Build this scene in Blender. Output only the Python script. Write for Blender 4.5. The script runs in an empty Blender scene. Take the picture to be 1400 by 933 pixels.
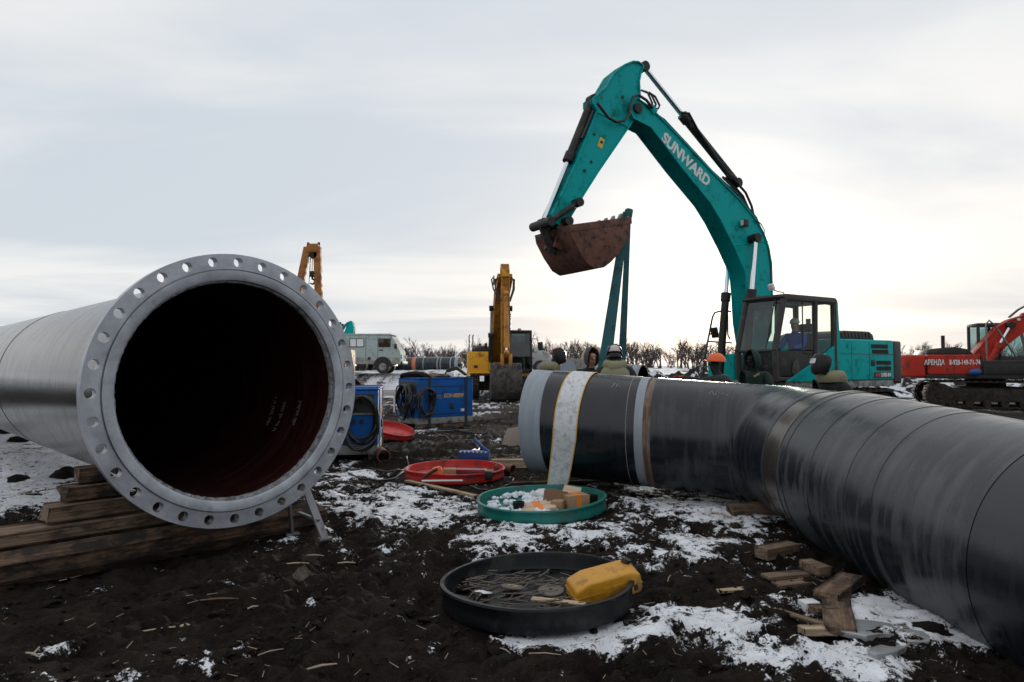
import bpy, bmesh, math, random
import numpy as np
from mathutils import Vector, Matrix, Euler
random.seed(7)
PI = math.pi
R = math.radians
scene = bpy.context.scene
COL = scene.collection

# ------------------------------------------------------------------ camera
H = 1.45                       # eye height
FPX = 933.0                    # 24 mm lens on 36 mm, in pixels of a 1400 px wide frame
PITCH = math.atan(33.5 / FPX)
cam = bpy.data.cameras.new('camera')
cam.lens = 24.0
cam.sensor_width = 36.0
cam.clip_end = 5000
cam.clip_start = 0.05
cam.dof.use_dof = True
cam.dof.focus_distance = 6.0
cam.dof.aperture_fstop = 4.0
camo = bpy.data.objects.new('camera', cam)
camo.location = (0, 0, H)
camo.rotation_euler = (PI / 2 + PITCH, 0, 0)
COL.objects.link(camo)
scene.camera = camo

# ------------------------------------------------------------------ sky, sun, exposure
SUN_AZ, SUN_EL = R(17.0), R(6.8)
SUN_DIR = Vector((math.sin(SUN_AZ) * math.cos(SUN_EL), math.cos(SUN_AZ) * math.cos(SUN_EL), math.sin(SUN_EL)))
world = bpy.data.worlds.new('World')
scene.world = world
world.use_nodes = True
nt = world.node_tree
nt.nodes.clear()
W = lambda t: nt.nodes.new(t)
L = nt.links.new
out = W('ShaderNodeOutputWorld')
bg = W('ShaderNodeBackground')
bg.inputs['Strength'].default_value = 0.1
sky = W('ShaderNodeTexSky')
sky.sky_type = 'NISHITA'
sky.sun_disc = False
sky.sun_elevation = SUN_EL
sky.sun_rotation = SUN_AZ
sky.dust_density = 2.0
tc = W('ShaderNodeTexCoord')
sep = W('ShaderNodeSeparateXYZ')
L(tc.outputs['Generated'], sep.inputs[0])
def mth(op, a, b=None, clamp=False):
    n = W('ShaderNodeMath'); n.operation = op; n.use_clamp = clamp
    for i, v in enumerate((a, b)):
        if v is None: continue
        if isinstance(v, (int, float)): n.inputs[i].default_value = v
        else: L(v, n.inputs[i])
    return n.outputs[0]
zz = mth('ADD', mth('MAXIMUM', sep.outputs['Z'], 0.0), 0.10)
cx = mth('DIVIDE', sep.outputs['X'], zz)
cy = mth('DIVIDE', sep.outputs['Y'], zz)
comb = W('ShaderNodeCombineXYZ')
L(cx, comb.inputs[0]); L(cy, comb.inputs[1])
mp = W('ShaderNodeMapping'); mp.inputs['Scale'].default_value = (0.34, 0.62, 1); mp.inputs['Rotation'].default_value = (0, 0, R(24)); mp.inputs['Location'].default_value = (3.1, 1.7, 0)
L(comb.outputs[0], mp.inputs[0])
n1 = W('ShaderNodeTexNoise'); n1.inputs['Scale'].default_value = 1.15; n1.inputs['Detail'].default_value = 6; n1.inputs['Roughness'].default_value = 0.5; n1.inputs['Distortion'].default_value = 0.5
L(mp.outputs[0], n1.inputs['Vector'])
ramp = W('ShaderNodeValToRGB')
ramp.color_ramp.interpolation = 'EASE'
e = ramp.color_ramp.elements
e[0].position = 0.36; e[0].color = (5.75, 6.25, 6.85, 1)
e[1].position = 0.64; e[1].color = (8.1, 8.1, 8.05, 1)
L(n1.outputs['Fac'], ramp.inputs[0])
# thin cloud glows around the hidden sun
dot = W('ShaderNodeVectorMath'); dot.operation = 'DOT_PRODUCT'
L(tc.outputs['Generated'], dot.inputs[0]); dot.inputs[1].default_value = SUN_DIR
dcl = mth('MAXIMUM', dot.outputs['Value'], 0.0)
g1 = mth('MULTIPLY', mth('POWER', dcl, 70.0), 4.0)
g2 = mth('MULTIPLY', mth('POWER', dcl, 14.0), 0.55)
g3 = mth('MULTIPLY', mth('POWER', dcl, 600.0), 9.0)
glow = mth('ADD', mth('ADD', g1, g2), g3)
gm = mth('MULTIPLY', glow, mth('ADD', mth('MULTIPLY', n1.outputs['Fac'], 1.2), 0.35))
gc = W('ShaderNodeVectorMath'); gc.operation = 'SCALE'; gc.inputs[0].default_value = (1.0, 0.95, 0.86); L(gm, gc.inputs['Scale'])
addc = W('ShaderNodeVectorMath'); addc.operation = 'ADD'; L(ramp.outputs[0], addc.inputs[0]); L(gc.outputs[0], addc.inputs[1])
mix = W('ShaderNodeMixRGB'); mix.inputs[0].default_value = 0.93
L(sky.outputs[0], mix.inputs[1]); L(addc.outputs[0], mix.inputs[2])
L(mix.outputs[0], bg.inputs['Color'])
L(bg.outputs[0], out.inputs[0])

sl = bpy.data.lights.new('sun', 'SUN')
sl.energy = 1.5
sl.angle = R(10)
sl.color = (1.0, 0.9, 0.76)
so = bpy.data.objects.new('sun', sl)
so.rotation_euler = SUN_DIR.to_track_quat('Z', 'Y').to_euler()
COL.objects.link(so)
scene.view_settings.view_transform = 'Standard'
scene.view_settings.look = 'None'
scene.view_settings.exposure = 0.2
scene.view_settings.gamma = 1.0
scene.cycles.max_bounces = 8
scene.cycles.transparent_max_bounces = 12
scene.cycles.caustics_reflective = False
scene.cycles.caustics_refractive = False
scene.cycles.use_denoising = True

# ------------------------------------------------------------------ measuring helpers
def ray(px, py):
    d = ((px - 700) / FPX, 1.0, -(py - 466.5) / FPX)
    c, s = math.cos(PITCH), math.sin(PITCH)
    return Vector((d[0], d[1] * c - d[2] * s, d[1] * s + d[2] * c))
def at(px, py, Y):
    d = ray(px, py)
    return Vector((0, 0, H)) + d * (Y / d.y)
def gp(px, py, z=0.0):
    d = ray(px, py)
    return Vector((0, 0, H)) + d * ((z - H) / d.z)
class Frame:                       # a machine's own frame: u forward, v left, w up
    def __init__(s, x, y, rz, z=0.0):
        s.o = Vector((x, y, z)); s.rz = rz
        s.f = Vector((math.cos(rz), math.sin(rz), 0)); s.l = Vector((-math.sin(rz), math.cos(rz), 0))
    def uw(s, px, py, v=0.0):      # where a sight line meets the upright plane v
        d = ray(px, py); c = Vector((0, 0, H))
        t = ((s.o - c).dot(s.l) + v) / d.dot(s.l)
        p = c + d * t - s.o
        return (p.dot(s.f), p.z)

# ------------------------------------------------------------------ materials
MATS = {}
def mat(name, col, rough=0.5, metal=0.0, var=0.25, vscale=3.0, dirt=None, damt=0.0, dscale=6.0, bump=0.15, bscale=40.0, spec=0.5, coat=0.0, coords='Object', stretch=None, rvar=0.15):
    m = bpy.data.materials.new(name); m.use_nodes = True
    t = m.node_tree; N = t.nodes; K = t.links.new
    b = N['Principled BSDF']
    b.inputs['Roughness'].default_value = rough
    b.inputs['Metallic'].default_value = metal
    b.inputs['Specular IOR Level'].default_value = spec
    b.inputs['Coat Weight'].default_value = coat
    b.inputs['Coat Roughness'].default_value = 0.15
    co = N.new('ShaderNodeTexCoord'); src = co.outputs[coords]
    if stretch:
        mpn = N.new('ShaderNodeMapping'); mpn.inputs['Scale'].default_value = stretch
        K(src, mpn.inputs[0]); src = mpn.outputs[0]
    a = N.new('ShaderNodeTexNoise'); a.inputs['Scale'].default_value = vscale; a.inputs['Detail'].default_value = 6; a.inputs['Roughness'].default_value = 0.62
    K(src, a.inputs['Vector'])
    mx = N.new('ShaderNodeMixRGB'); mx.blend_type = 'MIX'
    mx.inputs[1].default_value = (*[c * (1 - var) for c in col], 1)
    mx.inputs[2].default_value = (*[min(1, c * (1 + var)) for c in col], 1)
    K(a.outputs['Fac'], mx.inputs[0])
    colout = mx.outputs[0]
    if dirt and damt > 0:
        d = N.new('ShaderNodeTexNoise'); d.inputs['Scale'].default_value = dscale; d.inputs['Detail'].default_value = 8; d.inputs['Roughness'].default_value = 0.68
        K(src, d.inputs['Vector'])
        rp = N.new('ShaderNodeValToRGB'); rp.color_ramp.elements[0].position = 0.66 - damt * 0.4; rp.color_ramp.elements[1].position = 0.80 - damt * 0.3
        K(d.outputs['Fac'], rp.inputs[0])
        m2 = N.new('ShaderNodeMixRGB'); K(rp.outputs[0], m2.inputs[0]); K(colout, m2.inputs[1]); m2.inputs[2].default_value = (*dirt, 1)
        colout = m2.outputs[0]
        rr = N.new('ShaderNodeMapRange'); rr.inputs['To Min'].default_value = rough; rr.inputs['To Max'].default_value = min(1, rough + 0.35)
        K(rp.outputs[0], rr.inputs[0]); K(rr.outputs[0], b.inputs['Roughness'])
    else:
        rr = N.new('ShaderNodeMapRange'); rr.inputs['To Min'].default_value = max(0.05, rough - rvar); rr.inputs['To Max'].default_value = min(1, rough + rvar)
        K(a.outputs['Fac'], rr.inputs[0]); K(rr.outputs[0], b.inputs['Roughness'])
    K(colout, b.inputs['Base Color'])
    if bump > 0:
        bn = N.new('ShaderNodeTexNoise'); bn.inputs['Scale'].default_value = bscale; bn.inputs['Detail'].default_value = 5
        K(src, bn.inputs['Vector'])
        bp = N.new('ShaderNodeBump'); bp.inputs['Strength'].default_value = bump; bp.inputs['Distance'].default_value = 0.02
        K(bn.outputs['Fac'], bp.inputs['Height']); K(bp.outputs[0], b.inputs['Normal'])
    MATS[name] = m
    return m
MUD = (0.022, 0.016, 0.012)
DUST = (0.16, 0.14, 0.12)
def glass(name, tint, refl=0.12, film=0.1):
    m = bpy.data.materials.new(name); m.use_nodes = True
    t = m.node_tree; N = t.nodes; K = t.links.new; N.clear()
    o = N.new('ShaderNodeOutputMaterial'); tr = N.new('ShaderNodeBsdfTransparent'); gl = N.new('ShaderNodeBsdfGlossy'); df = N.new('ShaderNodeBsdfDiffuse')
    tr.inputs[0].default_value = (*tint, 1); gl.inputs['Roughness'].default_value = 0.04
    df.inputs[0].default_value = (0.25, 0.28, 0.27, 1)
    co = N.new('ShaderNodeTexCoord'); nz = N.new('ShaderNodeTexNoise'); nz.inputs['Scale'].default_value = 3.0; nz.inputs['Detail'].default_value = 6
    K(co.outputs['Object'], nz.inputs['Vector'])
    mr = N.new('ShaderNodeMapRange'); mr.inputs['From Min'].default_value = 0.35; mr.inputs['From Max'].default_value = 0.8; mr.inputs['To Min'].default_value = 0.0; mr.inputs['To Max'].default_value = film
    K(nz.outputs['Fac'], mr.inputs[0])
    m1 = N.new('ShaderNodeMixShader'); K(mr.outputs[0], m1.inputs[0]); K(tr.outputs[0], m1.inputs[1]); K(df.outputs[0], m1.inputs[2])
    lw = N.new('ShaderNodeLayerWeight'); lw.inputs[0].default_value = 0.5; pw = N.new('ShaderNodeMath'); pw.operation = 'POWER'; K(lw.outputs['Facing'], pw.inputs[0]); pw.inputs[1].default_value = 4.0
    ad = N.new('ShaderNodeMath'); ad.operation = 'MULTIPLY_ADD'; K(pw.outputs[0], ad.inputs[0]); ad.inputs[1].default_value = 0.7; ad.inputs[2].default_value = refl; ad.use_clamp = True
    m2 = N.new('ShaderNodeMixShader'); K(ad.outputs[0], m2.inputs[0]); K(m1.outputs[0], m2.inputs[1]); K(gl.outputs[0], m2.inputs[2])
    K(m2.outputs[0], o.inputs[0]); MATS[name] = m
    return m
mat('teal', (0.0, 0.37, 0.37), 0.5, var=0.10, dirt=(0.012, 0.13, 0.12), damt=0.32, dscale=3.4, bump=0.03, spec=0.12)
mat('teal_dusty', (0.10, 0.30, 0.27), 0.6, var=0.3, dirt=(0.3, 0.3, 0.26), damt=0.5, dscale=5)
mat('dark_paint', (0.02, 0.019, 0.018), 0.5, spec=0.3, var=0.3, dirt=(0.09, 0.08, 0.07), damt=0.3, dscale=4, bump=0.04)
mat('cab_frame', (0.042, 0.038, 0.036), 0.5, spec=0.3, var=0.25, dirt=(0.11, 0.1, 0.09), damt=0.25, dscale=5, bump=0.04)
mat('black_rubber', (0.012, 0.012, 0.013), 0.55, var=0.3, bump=0.08)
mat('hose', (0.014, 0.014, 0.015), 0.4, var=0.3, bump=0.0)
mat('chrome', (0.72, 0.73, 0.76), 0.16, metal=1.0, var=0.05, bump=0.0)
mat('grey_steel', (0.20, 0.20, 0.21), 0.45, metal=0.6, var=0.3, dirt=(0.09, 0.06, 0.045), damt=0.3, dscale=8)
mat('rusty', (0.15, 0.062, 0.040), 0.62, metal=0.2, var=0.6, vscale=4, dirt=(0.035, 0.026, 0.023), damt=0.45, dscale=7, bump=0.3)
mat('bucket_inside', (0.06, 0.038, 0.028), 0.8, var=0.5, vscale=6, dirt=MUD, damt=0.6, dscale=9, bump=0.4)
mat('worn_bucket', (0.085, 0.075, 0.07), 0.5, metal=0.4, var=0.5, vscale=5, dirt=(0.03, 0.025, 0.02), damt=0.6, dscale=5, bump=0.3)
mat('white_paint', (0.75, 0.75, 0.74), 0.5, var=0.08, bump=0.0)
mat('yellow_sticker', (0.75, 0.45, 0.03), 0.5, var=0.1, bump=0.0)
mat('red_print', (0.6, 0.06, 0.02), 0.5, var=0.1, bump=0.0)
mat('gold_print', (0.7, 0.42, 0.12), 0.5, var=0.1, bump=0.0)
mat('green_print', (0.05, 0.35, 0.12), 0.5, var=0.1, bump=0.0)
mat('decal_black', (0.012, 0.012, 0.012), 0.4, var=0.1, bump=0.0)
mat('track', (0.035, 0.028, 0.023), 0.7, metal=0.3, var=0.5, vscale=6, dirt=MUD, damt=0.6, dscale=8, bump=0.3)
mat('yellow_machine', (0.78, 0.38, 0.03), 0.55, spec=0.2, var=0.15, dirt=(0.16, 0.08, 0.03), damt=0.38, dscale=3, bump=0.04)
mat('orange_arm', (0.52, 0.22, 0.02), 0.5, var=0.3, dirt=(0.11, 0.05, 0.02), damt=0.4, dscale=5, bump=0.06)
mat('red_machine', (0.46, 0.035, 0.02), 0.55, spec=0.2, var=0.2, dirt=(0.09, 0.035, 0.03), damt=0.4, dscale=3, bump=0.05)
mat('orange_frame', (0.36, 0.13, 0.02), 0.55, var=0.3, dirt=(0.10, 0.045, 0.02), damt=0.5, dscale=5, bump=0.06)
mat('van_grey', (0.36, 0.43, 0.42), 0.7, spec=0.2, var=0.1, dirt=(0.2, 0.18, 0.15), damt=0.3, dscale=2.2, bump=0.02)
mat('van_mud', (0.25, 0.235, 0.205), 0.9, var=0.25, vscale=3, dirt=(0.36, 0.42, 0.41), damt=0.55, dscale=3, spec=0.1)
mat('silver_car', (0.42, 0.43, 0.44), 0.3, metal=0.5, var=0.1, dirt=(0.2, 0.18, 0.16), damt=0.35, dscale=2, coat=0.4, bump=0.0)
mat('gen_blue', (0.006, 0.10, 0.38), 0.5, spec=0.2, var=0.15, dirt=(0.03, 0.05, 0.09), damt=0.35, dscale=5, bump=0.04)
mat('gen_dark', (0.02, 0.024, 0.032), 0.5, var=0.3)
mat('gen_skirt', (0.27, 0.27, 0.26), 0.55, var=0.25, dirt=(0.05, 0.04, 0.035), damt=0.45, dscale=6)
mat('strap_dark', (0.03, 0.03, 0.034), 0.8, var=0.3)
mat('sling', (0.012, 0.10, 0.115), 0.75, var=0.35, vscale=12, dirt=(0.02, 0.05, 0.055), damt=0.4, bump=0.3, bscale=90)
mat('cap_red', (0.50, 0.022, 0.016), 0.42, var=0.15, dirt=(0.10, 0.035, 0.028), damt=0.42, dscale=4, bump=0.06)
mat('cap_green', (0.006, 0.17, 0.145), 0.42, var=0.15, dirt=(0.05, 0.075, 0.065), damt=0.42, dscale=4, bump=0.06)
mat('cap_black', (0.005, 0.006, 0.0075), 0.42, spec=0.25, var=0.3, dirt=(0.03, 0.03, 0.03), damt=0.4, dscale=5, bump=0.05)
mat('cardboard', (0.36, 0.22, 0.13), 0.85, var=0.2, dirt=(0.22, 0.13, 0.08), damt=0.3, bump=0.08)
mat('cardboard_dark', (0.20, 0.11, 0.065), 0.85, var=0.25, bump=0.08)
mat('cardboard_pale', (0.55, 0.42, 0.30), 0.85, var=0.2, bump=0.08)
mat('orange_tape', (0.75, 0.22, 0.03), 0.5, var=0.1, bump=0)
mat('orange_bag', (0.75, 0.10, 0.02), 0.5, var=0.15, bump=0.1)
mat('tool_red', (0.22, 0.007, 0.012), 0.35, var=0.15, bump=0.03)
mat('tool_blue', (0.012, 0.07, 0.25), 0.4, var=0.2, dirt=MUD, damt=0.3, bump=0.05)
mat('can_yellow', (0.55, 0.26, 0.015), 0.45, var=0.15, dirt=(0.16, 0.10, 0.04), damt=0.42, dscale=7, bump=0.06)
mat('disc_grey', (0.12, 0.105, 0.09), 0.8, var=0.3, bump=0.2)
mat('disc_tan', (0.35, 0.25, 0.15), 0.8, var=0.2)
mat('rod', (0.14, 0.12, 0.10), 0.7, metal=0.2, var=0.7, vscale=14, bump=0.1)
mat('foil', (0.6, 0.62, 0.65), 0.3, metal=0.8, var=0.2)
mat('ice', (0.30, 0.31, 0.32), 0.18, var=0.25, dirt=(0.14, 0.13, 0.12), damt=0.35, dscale=7, bump=0.25, bscale=14, coat=0.4)
mat('snow', (0.72, 0.76, 0.82), 0.8, var=0.1, bump=0.5, bscale=60)
mat('mud_clod', (0.011, 0.0085, 0.007), 0.95, spec=0.15, var=0.5, vscale=10, bump=0.8, bscale=45)
mat('chip', (0.36, 0.29, 0.21), 0.8, var=0.6, vscale=2)
mat('bark', (0.035, 0.026, 0.022), 0.9, var=0.4, bump=0)
mat('twig', (0.075, 0.055, 0.052), 0.9, var=0.4, bump=0)
mat('skin', (0.36, 0.19, 0.13), 0.55, var=0.1, bump=0)
mat('eye', (0.02, 0.015, 0.01), 0.3, bump=0)
mat('jacket_khaki', (0.23, 0.215, 0.135), 0.9, var=0.2, vscale=8, bump=0.5, bscale=18)
mat('jacket_black', (0.012, 0.013, 0.015), 0.85, var=0.3, bump=0.4, bscale=18)
mat('jacket_blue', (0.012, 0.075, 0.33), 0.8, var=0.2, bump=0.4, bscale=18)
mat('trousers_dark', (0.02, 0.022, 0.027), 0.9, var=0.3, bump=0.4, bscale=18)
mat('hood_grey', (0.075, 0.07, 0.066), 0.9, var=0.25, bump=0.3, bscale=20)
mat('hood_green', (0.012, 0.03, 0.024), 0.9, var=0.3, bump=0.3, bscale=20)
mat('mask_black', (0.009, 0.009, 0.010), 0.4, var=0.2, bump=0, spec=0.3)
mat('mask_red', (0.30, 0.03, 0.025), 0.35, var=0.3, bump=0)
mat('visor', (0.5, 0.52, 0.55), 0.15, metal=0.3, var=0.1, bump=0)
mat('hat_orange', (0.80, 0.12, 0.025), 0.4, var=0.1, bump=0)
mat('hat_white', (0.5, 0.46, 0.43), 0.5, var=0.2, bump=0)
mat('glove_red', (0.30, 0.03, 0.02), 0.8, var=0.3, bump=0.2)
mat('concrete', (0.26, 0.25, 0.24), 0.85, var=0.25, dirt=(0.15, 0.14, 0.13), damt=0.4, bump=0.3)
mat('tarp_beige', (0.44, 0.36, 0.27), 0.85, var=0.15, bump=0.2)
mat('cabin_paint', (0.33, 0.34, 0.29), 0.6, var=0.15)
mat('tan_board', (0.30, 0.235, 0.19), 0.8, var=0.2, bump=0.1)
mat('tape_white', (0.62, 0.64, 0.66), 0.55, var=0.08, dirt=(0.40, 0.41, 0.42), damt=0.45, dscale=14, bump=0.3, bscale=40)
mat('tape_edge', (0.62, 0.34, 0.06), 0.6, var=0.15)
mat('chalk', (0.30, 0.31, 0.30), 0.9, var=0.4, vscale=30)
mat('plastic_white', (0.7, 0.71, 0.72), 0.4, var=0.05)
mat('seat_cloth', (0.03, 0.03, 0.032), 0.9)
glass('pane', (0.86, 0.92, 0.91), 0.02, 0.015)
glass('pane_teal', (0.42, 0.60, 0.59), 0.07, 0.10)
glass('pane_dark', (0.10, 0.16, 0.18), 0.07, 0.10)

def wood(name, c1, c2, stain, samt):
    m = bpy.data.materials.new(name); m.use_nodes = True
    t = m.node_tree; N = t.nodes; K = t.links.new; b = N['Principled BSDF']; b.inputs['Roughness'].default_value = 0.82
    co = N.new('ShaderNodeTexCoord'); mpn = N.new('ShaderNodeMapping'); mpn.inputs['Scale'].default_value = (0.9, 20, 20); K(co.outputs['Object'], mpn.inputs[0])
    g = N.new('ShaderNodeTexNoise'); g.inputs['Scale'].default_value = 2.6; g.inputs['Detail'].default_value = 7; g.inputs['Distortion'].default_value = 0.6; K(mpn.outputs[0], g.inputs['Vector'])
    r1 = N.new('ShaderNodeValToRGB'); r1.color_ramp.elements[0].position = 0.38; r1.color_ramp.elements[1].position = 0.62
    r1.color_ramp.elements[0].color = (*c1, 1); r1.color_ramp.elements[1].color = (*c2, 1); K(g.outputs['Fac'], r1.inputs[0])
    mp2 = N.new('ShaderNodeMapping'); mp2.inputs['Scale'].default_value = (1.3, 3, 3); K(co.outputs['Object'], mp2.inputs[0])
    s = N.new('ShaderNodeTexNoise'); s.inputs['Scale'].default_value = 3.2; s.inputs['Detail'].default_value = 9; s.inputs['Roughness'].default_value = 0.7; K(mp2.outputs[0], s.inputs['Vector'])
    r2 = N.new('ShaderNodeValToRGB'); r2.color_ramp.elements[0].position = 0.62 - samt * 0.4; r2.color_ramp.elements[1].position = 0.76 - samt * 0.35; K(s.outputs['Fac'], r2.inputs[0])
    mx = N.new('ShaderNodeMixRGB'); K(r2.outputs[0], mx.inputs[0]); K(r1.outputs[0], mx.inputs[1]); mx.inputs[2].default_value = (*stain, 1); K(mx.outputs[0], b.inputs['Base Color'])
    bp = N.new('ShaderNodeBump'); bp.inputs['Strength'].default_value = 0.5; bp.inputs['Distance'].default_value = 0.02; K(g.outputs['Fac'], bp.inputs['Height']); K(bp.outputs[0], b.inputs['Normal'])
    MATS[name] = m
wood('timber', (0.105, 0.066, 0.045), (0.24, 0.165, 0.11), (0.025, 0.018, 0.014), 0.32)
wood('timber_muddy', (0.12, 0.07, 0.045), (0.25, 0.16, 0.10), (0.022, 0.016, 0.013), 0.52)
wood('timber_pale', (0.33, 0.24, 0.16), (0.55, 0.43, 0.30), (0.14, 0.10, 0.07), 0.15)
wood('log_bark', (0.09, 0.05, 0.032), (0.22, 0.125, 0.072), (0.02, 0.014, 0.011), 0.62)

def pipe_coat(name, base, streak, rough, amt, lo=0.46, hi=0.66, ustretch=9.0, ringbump=0.12, metal=0.0):
    # UV: x metres along, y metres around; dust wiped on in bands that run round the pipe
    m = bpy.data.materials.new(name); m.use_nodes = True
    t = m.node_tree; N = t.nodes; K = t.links.new; b = N['Principled BSDF']; b.inputs['Metallic'].default_value = metal
    uv = N.new('ShaderNodeTexCoord')
    def noise(sx, sy, sc, det=6, ro=0.6):
        mpn = N.new('ShaderNodeMapping'); mpn.inputs['Scale'].default_value = (sx, sy, 1); mpn.inputs['Rotation'].default_value = (0, 0, 0.12); K(uv.outputs['UV'], mpn.inputs[0])
        n = N.new('ShaderNodeTexNoise'); n.inputs['Scale'].default_value = sc; n.inputs['Detail'].default_value = det; n.inputs['Roughness'].default_value = ro; K(mpn.outputs[0], n.inputs['Vector']); return n.outputs['Fac']
    bands = noise(ustretch, 0.8, 1.6); blot = noise(1.6, 1.0, 1.7, 8, 0.65); fine = noise(60, 1.0, 2.0, 3)
    def mm(op, a, bb):
        n = N.new('ShaderNodeMath'); n.operation = op
        for i, v in enumerate((a, bb)):
            if isinstance(v, (int, float)): n.inputs[i].default_value = v
            else: K(v, n.inputs[i])
        return n.outputs[0]
    s = mm('ADD', mm('MULTIPLY', bands, 0.55), mm('MULTIPLY', blot, 0.45))
    rp = N.new('ShaderNodeValToRGB'); rp.color_ramp.elements[0].position = lo; rp.color_ramp.elements[1].position = hi; K(s, rp.inputs[0])
    f = mm('MULTIPLY', rp.outputs[0], amt)
    mx = N.new('ShaderNodeMixRGB'); K(f, mx.inputs[0]); mx.inputs[1].default_value = (*base, 1); mx.inputs[2].default_value = (*streak, 1); K(mx.outputs[0], b.inputs['Base Color'])
    rr = N.new('ShaderNodeMapRange'); rr.inputs['To Min'].default_value = rough; rr.inputs['To Max'].default_value = min(0.9, rough + 0.4); K(f, rr.inputs[0]); K(rr.outputs[0], b.inputs['Roughness'])
    bp = N.new('ShaderNodeBump'); bp.inputs['Strength'].default_value = ringbump; bp.inputs['Distance'].default_value = 0.01
    K(mm('ADD', fine, bands), bp.inputs['Height']); K(bp.outputs[0], b.inputs['Normal'])
    MATS[name] = m
pipe_coat('coat_black', (0.010, 0.0135, 0.0195), (0.075, 0.078, 0.082), 0.24, 0.7, lo=.48, hi=.68, ringbump=0.03)
pipe_coat('coat_clean', (0.007, 0.0105, 0.0155), (0.025, 0.028, 0.033), 0.24, 0.5, ringbump=0.02)
pipe_coat('coat_dusty', (0.013, 0.017, 0.0235), (0.13, 0.133, 0.135), 0.24, 0.65, lo=0.47, hi=0.63, ringbump=0.04, ustretch=7)
pipe_coat('coat_shiny', (0.11, 0.096, 0.08), (0.15, 0.145, 0.135), 0.18, 0.5, ringbump=0.05, metal=0.65)
pipe_coat('coat_left', (0.014, 0.0145, 0.016), (0.11, 0.108, 0.104), 0.17, 0.38, lo=0.46, hi=0.74, ustretch=14, ringbump=0.08)
pipe_coat('band_grey', (0.27, 0.31, 0.355), (0.18, 0.20, 0.22), 0.5, 0.6)
pipe_coat('band_rust', (0.10, 0.05, 0.032), (0.30, 0.25, 0.22), 0.75, 0.9, lo=0.46, hi=0.58, ustretch=12)
pipe_coat('lining_red', (0.022, 0.0035, 0.0032), (0.045, 0.009, 0.008), 0.4, 0.6)
pipe_coat('band_orange', (0.55, 0.16, 0.07), (0.3, 0.12, 0.08), 0.6, 0.5)

# machined steel with turning marks that run round the flange (its own local axes: y is the axis)
m = bpy.data.materials.new('flange_steel'); m.use_nodes = True
t = m.node_tree; N = t.nodes; K = t.links.new; b = N['Principled BSDF']
b.inputs['Metallic'].default_value = 0.55; b.inputs['Roughness'].default_value = 0.42
co = N.new('ShaderNodeTexCoord'); sp = N.new('ShaderNodeSeparateXYZ'); K(co.outputs['Object'], sp.inputs[0])
ln = N.new('ShaderNodeVectorMath'); ln.operation = 'LENGTH'
cmb = N.new('ShaderNodeCombineXYZ'); K(sp.outputs['X'], cmb.inputs[0]); K(sp.outputs['Z'], cmb.inputs[1]); K(cmb.outputs[0], ln.inputs[0])
at2 = N.new('ShaderNodeMath'); at2.operation = 'ARCTAN2'; K(sp.outputs['X'], at2.inputs[0]); K(sp.outputs['Z'], at2.inputs[1])
c2 = N.new('ShaderNodeCombineXYZ'); K(ln.outputs['Value'], c2.inputs[0]); K(at2.outputs[0], c2.inputs[1])
ma = N.new('ShaderNodeMapping'); ma.inputs['Scale'].default_value = (5, 3.0, 1); K(c2.outputs[0], ma.inputs[0])
na = N.new('ShaderNodeTexNoise'); na.inputs['Scale'].default_value = 1.6; na.inputs['Detail'].default_value = 6; na.inputs['Roughness'].default_value = 0.65; K(ma.outputs[0], na.inputs['Vector'])
ra = N.new('ShaderNodeValToRGB'); ra.color_ramp.elements[0].position = 0.32; ra.color_ramp.elements[1].position = 0.7
ra.color_ramp.elements[0].color = (0.29, 0.305, 0.34, 1); ra.color_ramp.elements[1].color = (0.50, 0.525, 0.57, 1); K(na.outputs['Fac'], ra.inputs[0])
mb_ = N.new('ShaderNodeMapping'); mb_.inputs['Scale'].default_value = (160, 0.7, 1); K(c2.outputs[0], mb_.inputs[0])
nb = N.new('ShaderNodeTexNoise'); nb.inputs['Scale'].default_value = 2.0; nb.inputs['Detail'].default_value = 3; K(mb_.outputs[0], nb.inputs['Vector'])
ns = N.new('ShaderNodeTexNoise'); ns.inputs['Scale'].default_value = 7; ns.inputs['Detail'].default_value = 8; ns.inputs['Roughness'].default_value = 0.7; K(co.outputs['Object'], ns.inputs['Vector'])
rs = N.new('ShaderNodeValToRGB'); rs.color_ramp.elements[0].position = 0.60; rs.color_ramp.elements[1].position = 0.74; K(ns.outputs['Fac'], rs.inputs[0])
mxs = N.new('ShaderNodeMixRGB'); K(rs.outputs[0], mxs.inputs[0]); K(ra.outputs[0], mxs.inputs[1]); mxs.inputs[2].default_value = (0.16, 0.15, 0.14, 1); K(mxs.outputs[0], b.inputs['Base Color'])
bp = N.new('ShaderNodeBump'); bp.inputs['Strength'].default_value = 0.25; bp.inputs['Distance'].default_value = 0.004; K(nb.outputs['Fac'], bp.inputs['Height']); K(bp.outputs[0], b.inputs['Normal'])
rm = N.new('ShaderNodeMapRange'); rm.inputs['To Min'].default_value = 0.3; rm.inputs['To Max'].default_value = 0.58; K(na.outputs['Fac'], rm.inputs[0]); K(rm.outputs[0], b.inputs['Roughness'])
MATS['flange_steel'] = m

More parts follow.
